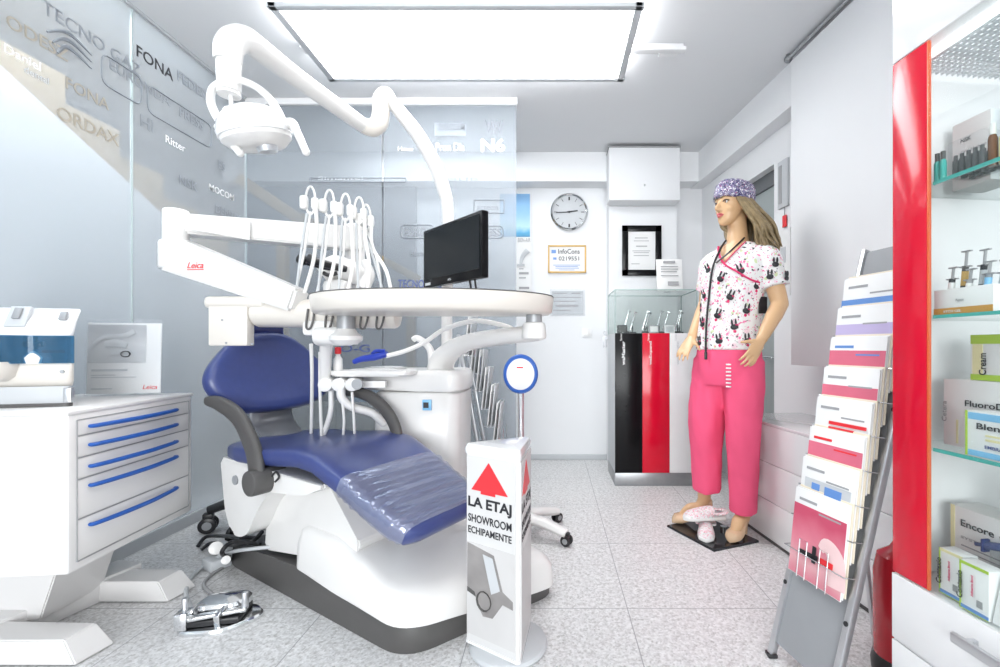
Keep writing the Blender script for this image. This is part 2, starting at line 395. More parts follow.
def rounded(poly, r, n=5):
    out = []; L = len(poly)
    for i in range(L):
        p = Vector(poly[i]).to_2d(); a = (Vector(poly[i - 1]).to_2d() - p); c = (Vector(poly[(i + 1) % L]).to_2d() - p)
        rr = r[i] if isinstance(r, (list, tuple)) else r
        d = min(rr, a.length * 0.45, c.length * 0.45)
        A = p + a.normalized() * d; C = p + c.normalized() * d
        for k in range(n + 1):
            t = k / n; out.append((1 - t) ** 2 * A + 2 * t * (1 - t) * p + t * t * C)
    return [(q.x, q.y) for q in out]

EX, EY, EZ = V(1, 0, 0), V(0, 1, 0), V(0, 0, 1)

# ================================================================ THE ROOM
ZC = 2.66
SL = 0.117                                   # the right-hand wall runs at a slight angle
def xw(Y): return 1.806 - SL * Y
dW = V(-SL, 1, 0).normalized(); qW = V(1, SL, 0).normalized()
struct('floor', G().box((-0.75, 1.2, -0.05), (5.8, 6.4, 0.1)), 'floor', 'pale speckled terrazzo tile floor')
struct('ceiling', G().box((-0.75, 1.2, ZC + 0.05), (5.8, 6.4, 0.1)), 'ceil', 'white painted ceiling')
struct('wall_back', G().box((-0.6, 4.12, ZC / 2), (4.6, 0.14, ZC)), 'wall', 'white back wall')
g = G(); g.box((0.775, 3.97, 1.20), (0.58, 0.16, 2.40)); struct('trim_1', g, 'wall', 'shallow white pilaster on the back wall', 'pilaster')
g = G(); g.box((-0.6, 3.965, 2.535), (4.4, 0.17, 0.25)); struct('trim_2', g, 'wall', 'white beam along top of back wall', 'beam')
g = G(); g.box((-0.1, 4.042, 0.025), (2.9, 0.016, 0.05), bev=0.004); struct('baseboard_back', g, 'lgrey', 'grey skirting along back wall', 'skirting')
# right wall (angled), with a door opening between Y=2.99 and 3.7
def wall_r(y0, y1, z0, z1, th=0.12, off=0.0):
    a = V(xw(y0) + off, y0, 0); b = V(xw(y1) + off, y1, 0); mid = (a + b) / 2 + qW * (th / 2)
    X = Matrix((qW, dW, EZ)).transposed()
    return mid + EZ * (z0 + z1) / 2, (th, (b - a).length, z1 - z0), X
g = G()
for (y0, y1, z0, z1) in ((-1.9, 2.99, 0, ZC), (2.99, 3.42, 2.2, ZC), (3.42, 4.2, 0, ZC)):
    c, s, X = wall_r(y0, y1, z0, z1); g.box(c, s, X)
struct('wall_right', g, 'wall', 'white right wall running at slight angle')
c, s, X = wall_r(2.60, 4.1, 2.403, ZC, 0.11, -0.105); struct('trim_3', G().box(c, s, X), 'wall', 'white beam along top of right wall', 'beam')
d1 = thing('door_1', 'grey green door recessed in the right wall', 'door', (xw(3.3) + 0.06, 3.3, 0)); d1['kind'] = 'structure'
c, s, X = wall_r(2.99, 3.42, 0.0, 2.10, 0.04, 0.07); obj('door_leaf', G().box(c, s, X, 0.004), 'doorg', d1)
c, s, X = wall_r(2.99, 3.42, 2.10, 2.2, 0.06, 0.055); obj('door_head', G().box(c, s, X), 'darkf', d1)
g = G(); hp = V(xw(3.06) + 0.07, 3.06, 0.93)
g.cyl(hp, hp - qW * 0.05, 0.010); g.cyl(hp - qW * 0.045 - dW * 0.005, hp - qW * 0.045 + dW * 0.11, 0.009); g.cyl(hp, hp - qW * 0.008, 0.024); g.cyl(hp - EZ * 0.09, hp - EZ * 0.09 - qW * 0.006, 0.014)
obj('door_handle', g, 'chrome', d1)

# glass partitions
XL, YB = -2.05, 3.05
def glass_wall(name, y0, y1, label):
    g = G().box((XL, (y0 + y1) / 2, ZC / 2), (0.012, y1 - y0 - 0.006, ZC - 0.01)); return struct(name, g, 'frost', label, 'glass wall')
wl = glass_wall('wall_left', -0.6, 2.22, 'frosted glass wall at left, near pane')
wl2 = glass_wall('wall_left_2', 2.22, YB, 'frosted glass wall at left, far pane')
g = G()
for y in (2.22, YB): g.box((XL + 0.003, y, ZC / 2), (0.010, 0.007, ZC - 0.012))
struct('trim_4', g, 'seal', 'clear joint strips between the glass panes', 'strip')
wb = struct('wall_partition', G().box(((-2.05 - 1.13) / 2, YB, ZC / 2), (0.905, 0.012, ZC - 0.01)), 'frostb', 'grey frosted glass partition, left pane', 'glass wall')
wb2 = struct('wall_partition_2', G().box(((-1.13 - 0.234) / 2, YB, ZC / 2), (0.886, 0.012, ZC - 0.01)), 'frostb', 'grey frosted glass partition with company logos, right pane', 'glass wall')
g = G(); g.box(((-2.04 - 0.232) / 2, YB - 0.005, ZC - 0.025), (1.81, 0.035, 0.045), bev=0.003); struct('trim_5', g, 'lacq', 'white top rail of the glass partition', 'rail')
g = G(); g.box((XL + 0.012, 1.3, ZC - 0.008), (0.02, 3.5, 0.014)); g.box((XL + 0.014, 1.3, 0.03), (0.022, 3.5, 0.06))
struct('trim_6', g, 'lgrey', 'thin grey rails at top and foot of the left glass', 'rail')
# beyond the glass: stairwell
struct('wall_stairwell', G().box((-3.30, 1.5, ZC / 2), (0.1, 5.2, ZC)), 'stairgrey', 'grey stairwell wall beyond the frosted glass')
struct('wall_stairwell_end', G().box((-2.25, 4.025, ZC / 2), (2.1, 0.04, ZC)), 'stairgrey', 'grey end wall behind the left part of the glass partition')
def L1(y): return 2.20 - 0.49 * (y - 1.944)
g = G()
pts = [(-0.3, L1(-0.3)), (3.9, L1(3.9))]
top_ = []
for i in range(15):
    y = 3.9 - i * 0.28; top_ += [(y, L1(y) + 0.12), (y, L1(y) + 0.12 + 0.137)]
g.prism(pts + top_ + [(-0.3, L1(-0.3) + 0.3)], (-2.95, 0, 0), EY, EZ, 0.58)
st = struct('staircase', g, 'stair', 'blurred wooden staircase seen through the frosted glass', 'staircase')
g = G(); g.prism([(-0.6, 0.0), (4.0, 0.0), (4.0, L1(4.0)), (-0.6, L1(-0.6))], (-2.40, 0, 0), EY, EZ, 0.05)
struct('wall_under_stairs', g, 'lacq', 'white panelling below the staircase beyond the glass', 'wall')
sr = thing('stair_railing', 'pale wooden stair rail with post behind grey glass', 'railing', (-1.95, 3.45, 0))
g = G(); g.bar(P(238, 178, 3.5), P(312, 228, 3.6), 0.05, 0.085, bev=0.01); g.bar(P(300, 216, 3.6), P(420, 280, 3.85), 0.04, 0.06, bev=0.01); obj('handrail', g, 'stair', sr)
g = G(); a = P(283, 230, 3.55); g.box((a.x, a.y, a.z / 2), (0.07, 0.07, a.z), bev=0.006); obj('newel_post', g, 'stair', sr)
g = G(); a = P(411, 300, 3.7); g.box((a.x, a.y, 0.75), (0.06, 0.06, 1.5), bev=0.006); obj('baluster', g, 'stair', sr)
# beige cabinet + blue box behind the glass
cb = thing('base_cabinet', 'beige low cabinet behind the grey glass partition', 'cabinet', (-1.55, 3.5, 0))
obj('cabinet_body', G().box((-1.55, 3.5, 0.30), (0.74, 0.4, 0.60), bev=0.005), 'wood', cb)
obj('cabinet_door', G().box((-1.73, 3.295, 0.31), (0.34, 0.016, 0.52), bev=0.003), 'wood', cb)
obj('cabinet_door', G().box((-1.37, 3.295, 0.31), (0.34, 0.016, 0.52), bev=0.003), 'wood', cb)
g = G(); g.box((-1.32, 3.45, 0.66), (0.3, 0.25, 0.12), bev=0.004); bx = obj('storage_box', g, 'skyb'); tag(bx, 'blue storage box on the beige cabinet behind glass', 'box')
obj('box_lid', G().box((-1.32, 3.45, 0.727), (0.31, 0.26, 0.014), bev=0.003), 'bluepr', bx)
g = G(); g.lathe([(0.0, 0), (0.10, 0.0), (0.11, 0.02), (0.10, 0.22), (0.05, 0.3), (0.05, 0.34), (0, 0.34)], (-1.74, 3.45, 0.60), seg=20)
tag(obj('water_canister', g, 'dgrey'), 'dark grey canister standing on beige cabinet behind glass', 'canister')

# lettering on the glass (etched supplier names)
def gl(s, y, z, h, m='etch', w=None, b=0.01): text('glass_lettering', s, m, wl if y < 2.22 else wl2, (XL + 0.007, y, z), EY, EZ, h, w, b)
def atL(px, py):
    Y = FPX * (-XL) / (CX - px); return Y, EYE + (CY - py) / FPX * Y
for s, px, py, h, m in (('TECNO GAZ', 40, 12, 0.055, 'etch'), ('ODESZ', 4, 26, 0.05, 'tan'), ('EURONDA', 108, 69, 0.05, 'etch'), ('FONA', 135, 56, 0.058, 'ink'), ('FEDESA', 176, 80, 0.055, 'etch'),
                         ('PRESS', 178, 116, 0.05, 'etch'), ('Daniel', 2, 52, 0.035, 'whitel'), ('dental', 22, 72, 0.026, 'etchl'), ('FONA', 64, 88, 0.05, 'tan'), ('HI', 139, 126, 0.06, 'etch'), ('ORDAX', 55, 118, 0.055, 'tan'),
                         ('MOCOM', 208, 190, 0.04, 'whitel'), ('DENTIX', 214, 212, 0.045, 'etch'), ('Ritter', 164, 142, 0.04, 'whitel'), ('NSK', 178, 184, 0.05, 'etch'), ('ES', 217, 168, 0.05, 'etch')):
    y, z = atL(px, py); gl(s, y, z, h, m)
g = G()
for (x0, y0, x1, y1) in ((100, 52, 140, 88), (146, 84, 210, 132)):
    ya, za = atL(x0, y0); yb, zb = atL(x1, y1)
    pth = [(XL + 0.008, yy, zz) for yy, zz in rounded([(ya, za), (yb, za), (yb, za - 0.14), (ya, za - 0.14)], 0.04, 4)]
    g.tube(pth, 0.004, 6, smooth=0, closed=True)
obj('glass_emblem', g, 'etch', wl2)
g = G(); y, z = atL(66, 40)
for k in range(3): g.tube([(XL + 0.008, y - 0.08 + 0.02 * k, z - 0.02 - 0.03 * k), (XL + 0.008, y, z + 0.03 - 0.03 * k), (XL + 0.008, y + 0.10, z - 0.03 * k)], [0.004, 0.009, 0.003], 6)
obj('glass_emblem', g, 'etch', wl)
def gb(s, px, py, h, m='etch', w=None, b=0.01, shear=0):
    p = P(px, py, YB - 0.007); text('glass_lettering', s, m, wb2 if px > 381 else wb, p, EX, EZ, h, w, b, shear=shear)
for a in (('EUROCEM', 439, 130, 0.045, 'etch', 0.17), ('Pron Dia', 436, 151, 0.055, 'whitel', 0.19, 0.0), ('VW', 485, 133, 0.085, 'etch', 0.12, 0.02), ('N6', 481, 152, 0.09, 'whitel', 0.16, 0.03), ('Hmm', 398, 151, 0.03, 'whitel', 0.10),
          ('SUSI.LTD', 437, 181, 0.022, 'etch', 0.27), ('EURO', 404, 236, 0.055, 'etch', 0.15, 0.015), ('PRESS', 476, 236, 0.05, 'etch', 0.17, 0.01), ('TECNO-GAZ', 398, 288, 0.055, 'navyl', 0.30, 0.01), ('dentar', 410, 256, 0.03, 'etch', 0.12), ('acteon', 477, 210, 0.03, 'etch', 0.14), ('ANTHOGYR', 455, 222, 0.02, 'etchl', 0.12), ('O-G', 340, 352, 0.05, 'navyl', 0.2, 0.01), ('Simantel', 318, 180, 0.022, 'etchl', 0.3)):
    gb(*a)
g = G()
c0 = P(450, 129, YB - 0.009); g.box(c0 + EY * 0.006, (0.21, 0.003, 0.085)); obj('glass_emblem', g, 'etchl', wb2)
g = G()
def glframe(x0, y0, x1, y1, r=0.03, th=0.0035):
    a = P(x0, y0, YB - 0.008); b = P(x1, y1, YB - 0.008)
    g.tube([(x, a.y, z) for x, z in rounded([(a.x, a.z), (b.x, a.z), (b.x, b.z), (a.x, b.z)], r, 4)], th, 6, smooth=0, closed=True)
glframe(401, 225, 434, 238); glframe(478, 226, 503, 238); glframe(474, 200, 504, 213, 0.005); glframe(310, 178, 406, 182, 0.004)
obj('glass_emblem', g, 'etch', wb2)

# ================================================================ CEILING LIGHTS
lp = thing('ceiling_light', 'large lit rectangular ceiling panel in a grey frame', 'ceiling light', (-0.455, 2.475, 2.585))
x0, x1, y0, y1, zt = -1.30, 0.405, 2.125, 2.70, 2.588
g = G()
for c, s in ((((x0 + x1) / 2, y0, zt), (x1 - x0 + 0.05, 0.03, 0.022)), (((x0 + x1) / 2, y1, zt), (x1 - x0 + 0.05, 0.03, 0.022)), ((x0, (y0 + y1) / 2, zt), (0.036, y1 - y0 + 0.03, 0.022)), ((x1, (y0 + y1) / 2, zt), (0.036, y1 - y0 + 0.03, 0.022))):
    g.box(c, s, bev=0.003)
obj('frame', g, 'lgrey', lp)
obj('diffuser', G().box(((x0 + x1) / 2, (y0 + y1) / 2, 2.590), (x1 - x0 - 0.03, y1 - y0 - 0.03, 0.012)), 'panel', lp)
g = G()
for x in (-1.1, 0.2):
    for y in (2.25, 2.7): g.cyl((x, y, 2.6), (x, y, ZC), 0.004, seg=8)
obj('suspension_rods', g, 'chrome', lp)
bt = thing('batten_light', 'slim white fluorescent batten on ceiling above the big panel', 'ceiling light', (-0.32, 2.52, 2.63))
g = G(); g.box((-0.33, 2.52, ZC - 0.012), (2.1, 0.06, 0.024), bev=0.004); obj('housing', g, 'lacq', bt)
g = G(); g.cyl((-0.95, 2.47, ZC - 0.03), (0.45, 2.47, ZC - 0.03), 0.009, seg=12); g.cyl((-0.95, 2.57, ZC - 0.03), (0.45, 2.57, ZC - 0.03), 0.009, seg=12); obj('tube', g, 'batten', bt)
g = G(); g.box((0.56, 2.49, ZC - 0.036), (0.34, 0.035, 0.022), bev=0.004); g.box((0.64, 2.52, ZC - 0.03), (0.10, 0.05, 0.03), bev=0.003); obj('end_cover', g, 'lacq', bt)

# ================================================================ BACK WALL THINGS
ck = thing('wall_clock', 'round silver rimmed wall clock on the back wall', 'clock', (0.15, 4.04, 2.03))
cc = V(0.152, 4.048, 2.193); Yn = V(0, -1, 0)
obj('rim', G().lathe([(0.140, 0), (0.163, 0.0), (0.165, 0.03), (0.155, 0.04), (0.146, 0.032), (0.143, 0.015)], cc, Yn, 40, caps=False), 'chrome', ck)
obj('face', G().lathe([(0.0, 0.0), (0.147, 0), (0.147, 0.014), (0.0, 0.014)], cc, Yn, 40), 'lgrey', ck)
g = G()
for k in range(12):
    a = R(30 * k); d = V(math.sin(a), 0, math.cos(a)); g.bar(cc + Yn * 0.0165 + d * 0.105, cc + Yn * 0.0165 + d * 0.135, 0.003, 0.009 if k % 3 else 0.013, up=V(0, 0, 1).cross(d) if abs(d.z) < 0.9 else EX)
obj('hour_marks', g, 'ink', ck)
g = G(); g.bar(cc + Yn * 0.019 - EX * 0.02, cc + Yn * 0.019 + V(0.075, 0, 0.012), 0.003, 0.010, up=EZ); obj('hour_hand', g, 'ink', ck)
g = G(); g.bar(cc + Yn * 0.022 + EX * 0.02, cc + Yn * 0.022 + V(-0.115, 0, -0.005), 0.003, 0.007, up=EZ); obj('minute_hand', g, 'ink', ck)
obj('hub', G().cyl(cc + Yn * 0.014, cc + Yn * 0.026, 0.008), 'ink', ck)

def wall_frame(name, label, cat, xa, xb, za, zb, Y, fw, fm, pm, th=0.02):
    t = thing(name, label, cat, ((xa + xb) / 2, Y, za))
    g = G(); mx, mz = (xa + xb) / 2, (za + zb) / 2
    for c, s in (((mx, Y - th / 2, zb - fw / 2), (xb - xa, th, fw)), ((mx, Y - th / 2, za + fw / 2), (xb - xa, th, fw)), ((xa + fw / 2, Y - th / 2, mz), (fw, th, zb - za)), ((xb - fw / 2, Y - th / 2, mz), (fw, th, zb - za))): g.box(c, s, bev=0.002)
    obj('frame', g, fm, t)
    obj('certificate_sheet', G().box((mx, Y - 0.006, mz), (xb - xa - fw, 0.006, zb - za - fw)), pm, t)
    return t
Yb = 4.046
t = wall_frame('framed_certificate', 'gold framed certificate hanging below the clock', 'picture', -0.035, 0.302, 1.656, 1.90, Yb, 0.013, 'gold', 'paper')
text('printed_heading', 'InfoCons', 'ink', t, (0.055, Yb - 0.0095, 1.825), EX, EZ, 0.042, 0.19, 0.01)
text('printed_number', '0219551', 'ink', t, (0.06, Yb - 0.0095, 1.765), EX, EZ, 0.036, 0.18, 0.005)
g = G(); lines(g, (-0.02, Yb - 0.009, 1.67), EX, EZ, Yn, [(0.03, 0.27, 0.055, 0.005), (0.05, 0.25, 0.042, 0.005), (0.05, 0.26, 0.028, 0.005), (0.08, 0.22, 0.012, 0.005), (0.015, 0.055, 0.175, 0.03), (0.03, 0.06, 0.113, 0.02)]); obj('printed_lines', g, 'bluepr', t)
t = thing('document_holder', 'clear wall holder with grey notice below gold frame', 'sign holder', (0.14, Yb, 1.27))
a = P(550, 289.5, Yb); b = P(585, 316, Yb); mx, mz = (a.x + b.x) / 2, (a.z + b.z) / 2
obj('acrylic_sleeve', G().box((mx, Yb - 0.013, mz), (b.x - a.x, 0.012, a.z - b.z), bev=0.002), 'acryl', t)
obj('notice_sheet', G().box((mx, Yb - 0.004, mz), (b.x - a.x - 0.03, 0.005, a.z - b.z - 0.03)), 'lgrey', t)
g = G(); lines(g, (a.x + 0.03, Yb - 0.0075, b.z), EX, EZ, Yn, [(0.0, 0.12, 0.2, 0.008), (0.16, 0.24, 0.2, 0.012), (0.0, 0.24, 0.165, 0.008), (0.0, 0.2, 0.13, 0.008), (0.02, 0.22, 0.09, 0.02), (0.0, 0.15, 0.05, 0.008)]); obj('printed_lines', g, 'greyp', t)
Yp = 3.889
t = wall_frame('framed_diploma', 'black framed diploma on the pilaster above showcase', 'picture', *(P(622, 0, Yp).x, P(661, 0, Yp).x, P(0, 276, Yp).z, P(0, 226, Yp).z), Yp, 0.05, 'gloss', 'gloss', 0.022)
a = P(627.5, 232, Yp); b = P(655, 270, Yp)
obj('diploma_sheet', G().box(((a.x + b.x) / 2, Yp - 0.0115, (a.z + b.z) / 2), (b.x - a.x, 0.003, a.z - b.z)), 'paper', t)
g = G(); lines(g, (a.x, Yp - 0.0135, b.z), EX, EZ, Yn, [(0.06, 0.17, 0.27, 0.006), (0.05, 0.18, 0.245, 0.005), (0.07, 0.165, 0.2, 0.008), (0.04, 0.19, 0.16, 0.005), (0.05, 0.18, 0.145, 0.005), (0.05, 0.18, 0.12, 0.005), (0.03, 0.1, 0.05, 0.005)]); obj('printed_lines', g, 'greyp', t)
# electrical box
t = thing('wall_cabinet', 'plain white boxed cover under the ceiling on back wall', 'cabinet', (0.76, 3.8, 2.2))
a = P(609, 147.5, 3.72); b = P(680, 200, 3.72)
obj('cover', G().box(((a.x + b.x) / 2, 3.80, (a.z + b.z) / 2), (b.x - a.x, 0.16, a.z - b.z), bev=0.003), 'wall', t)
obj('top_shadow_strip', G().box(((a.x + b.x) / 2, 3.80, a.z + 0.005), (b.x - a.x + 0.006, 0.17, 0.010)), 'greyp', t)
g = G(); g.cyl(((a.x + b.x) / 2, 3.72, b.z + 0.12), ((a.x + b.x) / 2, 3.713, b.z + 0.12), 0.007, seg=12); obj('lock', g, 'chrome', t)
# poster
t = thing('wall_poster', 'tall poster with blue sea picture beside the glass edge', 'poster', (-0.28, Yb, 1.5))
a = P(500, 193, Yb); b = P(531.5, 291, Yb)
obj('poster_sheet', G().box(((a.x + b.x) / 2, Yb - 0.003, (a.z + b.z) / 2), (b.x - a.x, 0.004, a.z - b.z)), 'paper', t)
c = P(530, 237, Yb); obj('poster_picture', G().box(((a.x + c.x) / 2, Yb - 0.006, (a.z - 0.01 + c.z) / 2), (c.x - a.x, 0.003, a.z - 0.01 - c.z)), 'seapic', t)
text('printed_heading', 'BIEN-AIR', 'greyp', t, P(518, 242, Yb - 0.006), EX, EZ, 0.035, 0.11)
g = G(); p = P(524, 256, Yb - 0.012); g.tube([p + V(-0.03, 0, -0.07), p + V(-0.01, 0, 0.0), p + V(0.035, 0, 0.05)], [0.012, 0.02, 0.026], 8, flat=0.3, up=EY); g.box(p + V(-0.03, 0, -0.08), (0.07, 0.006, 0.02)); obj('poster_drawing', g, 'lgrey', t)
g = G(); lines(g, P(519, 288, Yb - 0.005), EX, EZ, Yn, [(0, 0.09, 0.0, 0.02), (0, 0.06, 0.09, 0.012), (0, 0.085, 0.13, 0.02), (0, 0.04, 0.17, 0.01)]); obj('printed_lines', g, 'greyp', t)
# socket and keys
t = thing('wall_socket', 'white wall switch beside the glass showcase', 'socket', P(587, 337, Yb))
p = P(587, 333, Yb); obj('plate', G().box((p.x, Yb - 0.006, p.z), (0.085, 0.012, 0.075), bev=0.003), 'lacq', t); obj('rocker', G().box((p.x, Yb - 0.014, p.z), (0.05, 0.006, 0.05), bev=0.002), 'white', t)
t = thing('hanging_keys', 'bunch of keys on a ring hanging beside the showcase', 'keys', P(605, 340, 3.98))
g = G(); p = P(606, 333, 3.97); g.tube([p + V(0.02 * math.cos(k * 0.5236), 0, 0.02 * math.sin(k * 0.5236)) for k in range(12)], 0.002, 6, smooth=0, closed=True); g.cyl(p + V(0, 0.075, 0.02), p + V(0, -0.01, 0.02), 0.003, seg=8); obj('key_ring', g, 'chrome', t)
for k, dx in enumerate((-0.022, 0.0, 0.02)):
    g = G(); q = p + V(dx, -0.004 * k, -0.045); g.cyl(q + V(0, -0.002, 0), q + V(0, 0.002, 0), 0.013, seg=14); g.box(q + V(0.0, 0, -0.045), (0.008, 0.003, 0.075)); g.box(q + V(0.006, 0, -0.07), (0.008, 0.003, 0.012)); obj('key', g, 'alu', t)

# ================================================================ SHOWCASE
YS = 3.28
sc = thing('glass_showcase', 'display pedestal with black, red and white front under glass', 'showcase', (0.745, 3.47, 0))
a = P(615, 473, YS); b = P(697, 333, YS); xl, xr = a.x, b.x; zb_, zt_ = a.z, b.z; yd = YS + 0.40
obj('plinth', G().box(((xl + xr) / 2, (YS + yd) / 2, zb_ / 2), (xr - xl, yd - YS - 0.004, zb_), bev=0.003), 'steel', sc)
obj('body', G().box(((xl + xr) / 2, (YS + yd) / 2 + 0.006, (zb_ + zt_) / 2), (xr - xl, yd - YS - 0.012, zt_ - zb_), bev=0.002), 'lgrey', sc)
w3 = (xr - xl) / 3
panels = []
for k, mm in enumerate(('gloss', 'red', 'lacq')):
    panels.append(obj('front_panel', G().box((xl + w3 * (k + 0.5), YS + 0.006, (zb_ + zt_) / 2), (w3 - 0.002, 0.014, zt_ - zb_ - 0.002), bev=0.002), mm, sc)); panels[-1]['label'] = ('black', 'red', 'white')[k] + ' glossy front panel'
for k, (s, mm) in enumerate((('waMaster', 'whitel'), ('waExpand', 'whitel'), ('waLogic', 'lgrey'))):
    text('panel_lettering', s, mm, panels[k], (xl + w3 * k + 0.072, YS - 0.001, zt_ - 0.23), EZ, -EX, 0.024, 0.17, 0.015)
    text('panel_lettering', 'Series', mm, panels[k], (xl + w3 * k + 0.05, YS - 0.001, zt_ - 0.055), EZ, -EX, 0.014, 0.05)
zg = 1 + 57 * YS / FPX
g = G(); T = 0.006
g.box(((xl + xr) / 2, YS + T / 2, (zt_ + zg) / 2), (xr - xl, T, zg - zt_)); g.box(((xl + xr) / 2, yd - T / 2, (zt_ + zg) / 2), (xr - xl, T, zg - zt_))
g.box((xl + T / 2, (YS + yd) / 2, (zt_ + zg) / 2), (T, yd - YS, zg - zt_)); g.box((xr - T / 2, (YS + yd) / 2, (zt_ + zg) / 2), (T, yd - YS, zg - zt_)); g.box(((xl + xr) / 2, (YS + yd) / 2, zg), (xr - xl, yd - YS, T))
obj('glass_case', g, 'clear', sc)
g = G()
for (x, y) in ((xl, YS), (xr, YS), (xl, yd), (xr, yd)): g.box((x, y, (zt_ + zg) / 2), (0.005, 0.005, zg - zt_))
for z in (zg + 0.002,):
    for y in (YS, yd): g.box(((xl + xr) / 2, y, z), (xr - xl, 0.005, 0.006))
    for x in (xl, xr): g.box((x, (YS + yd) / 2, z), (0.005, yd - YS, 0.006))
obj('glass_edges', g, mat('grey_green_edge', (0.30, 0.42, 0.40), 0.2), sc)
def handpiece(p, ang, label, stand='black'):
    t = thing('dental_handpiece', label, 'dental handpiece', p, 'handpieces on stands inside the glass showcase', ang)
    X = lambda x, z: V(p[0], p[1], p[2]) + Matrix.Rotation(ang, 3, 'Z') @ V(x, 0, z)
    g = G(); g.box(X(0, 0.008), (0.05, 0.04, 0.016), Matrix.Rotation(ang, 3, 'Z'), 0.003); g.cyl(X(0, 0.01), X(0, 0.06), 0.004, seg=10); obj('stand', g, stand, t)
    g = G(); g.tube([X(-0.02, 0.03), X(-0.005, 0.08), X(0.012, 0.14), X(0.02, 0.165)], [0.0085, 0.009, 0.006, 0.0055], 10); g.cyl(X(0.012, 0.168), X(0.034, 0.160), 0.0085, seg=12); obj('handpiece_body', g, 'chrome', t)
    return t
random.seed(3)
spots = [(0.10, 0.10), (0.17, 0.22), (0.24, 0.10), (0.29, 0.26), (0.35, 0.12), (0.42, 0.2), (0.48, 0.09), (0.53, 0.22)]
names = ['handpiece at far left of the glass showcase', 'second handpiece from left in showcase, set further back', 'third handpiece from left in showcase, near front glass', 'handpiece set furthest back in the showcase middle',
         'handpiece just right of the middle of showcase', 'third handpiece from right in the showcase', 'second handpiece from right, near the front glass', 'handpiece at far right of the glass showcase']
for (dx, dy), nm in zip(spots, names): handpiece((xl + dx, YS + 0.02 + dy, zt_), random.uniform(-0.6, 0.6), 'chrome ' + nm)
for k, (dx, nm) in enumerate(((0.06, 'small dark device lying at left end of showcase'), (0.29, 'small grey framed display card in showcase middle'), (0.405, 'small white framed display card in showcase right'))):
    t = thing('display_card', nm, 'display card', (xl + dx, YS + 0.05, zt_), 'small cards inside the showcase')
    obj('card_frame', G().box((xl + dx, YS + 0.05, zt_ + 0.03), (0.075, 0.012, 0.06), Matrix.Rotation(R(-12), 3, 'X'), 0.003), ('black', 'grey', 'lacq')[k], t)
    obj('card_print', G().box((xl + dx, YS + 0.0435, zt_ + 0.03), (0.055, 0.004, 0.04), Matrix.Rotation(R(-12), 3, 'X')), ('dgrey', 'paper', 'lgrey')[k], t)
# leaflet standing on top
t = thing('leaflet_stand', 'white price leaflet leaning on top of showcase', 'leaflet', (0.88, 3.45, zg))
a = P(657, 289, 3.4); b = P(683, 256, 3.4); mx = (a.x + b.x) / 2; hh = b.z - a.z; X = Matrix.Rotation(R(-8), 3, 'X')
obj('sheet', G().box((mx, 3.4 + 0.016, zg + 0.004 + hh / 2), (b.x - a.x, 0.006, hh), X, 0.001), 'paper', t)
g = G(); lines(g, (a.x, 3.388, zg + 0.004), EX, V(0, 0.139, 0.99), V(0, -0.99, 0.139), [(0.05, 0.14, 0.225, 0.018), (0.03, 0.16, 0.19, 0.006), (0.03, 0.16, 0.17, 0.006), (0.03, 0.15, 0.15, 0.006), (0.03, 0.16, 0.12, 0.006), (0.08, 0.16, 0.06, 0.03)], th=0.002); obj('printed_lines', g, 'greyp', t)
obj('prop', G().box((mx, 3.465, zg + 0.05), (0.05, 0.004, 0.1), Matrix.Rotation(R(22), 3, 'X')), 'acryl', t)

# ================================================================ DRAWER CART (left)
YN, YF = 1.42, 1.985
ct = thing('drawer_cart', 'white instrument cart with five blue handled drawers at left', 'cabinet', (-1.78, 1.70, 0))
XR0, XR1 = -1.505, -1.566          # drawer face, near and far corner
fd = V(XR1 - XR0, YF - YN, 0); fl = fd.length; fd.normalize(); fn = V(fd.y, -fd.x, 0)
X = Matrix((fn, fd, EZ)).transposed(); ctr = V((XR0 + XR1) / 2, (YN + YF) / 2, 0) - fn * 0.22
obj('body', G().box(ctr + EZ * 0.539, (0.44, fl, 0.504), X, 0.012), 'cart', ct)
obj('worktop', G().box(ctr + EZ * 0.7935, (0.446, fl + 0.01, 0.014), X, 0.004), 'cart', ct)
gs = G(); gs.box(V(XR0, YN, 0) + fd * fl / 2 + fn * 0.0015 + EZ * 0.768, (0.004, fl - 0.055, 0.0025), X)
for e_ in (0.0255, fl - 0.0255): gs.box(V(XR0, YN, 0) + fd * e_ + fn * 0.0015 + EZ * 0.543, (0.004, 0.0025, 0.45), X)
fracs = [0.114, 0.156, 0.153, 0.282, 0.294]; z = 0.768; Hf = 0.45
for k, f in enumerate(fracs):
    hh = f * Hf
    c = V(XR0, YN, 0) + fd * fl / 2 + fn * -0.0055 + EZ * (z - hh / 2)
    dr = obj('drawer', G().box(c, (0.016, fl - 0.055, hh - 0.005), X, 0.002), 'cart', ct)
    hz = z - (0.5 if k < 3 else 0.22) * hh
    g = G(); A = V(XR0, YN, 0) + EZ * hz + fn * 0.002
    g.tube([A + fd * 0.07, A + fd * 0.075 + fn * 0.014, A + fd * 0.18 + fn * 0.026, A + fd * fl / 2 + fn * 0.030, A + fd * (fl - 0.22) + fn * 0.026, A + fd * (fl - 0.12) + fn * 0.014, A + fd * (fl - 0.115)], [0.005, 0.007, 0.008, 0.008, 0.008, 0.007, 0.005], 10)
    obj('handle', g, 'bluep', dr); z -= hh
    gs.box(V(XR0, YN, 0) + fd * fl / 2 + fn * 0.0015 + EZ * z, (0.004, fl - 0.055, 0.0035), X)
obj('drawer_joints', gs, 'greyp', ct)
g = G()
g.prism(rounded([(-0.20, 0.29), (0.06, 0.29), (-0.02, 0.05), (-0.30, 0.05)], 0.01, 2), ctr + V(0, -0.10, 0), EX, EZ, -0.22, bev=0.004)
obj('column', g, 'cart', ct)
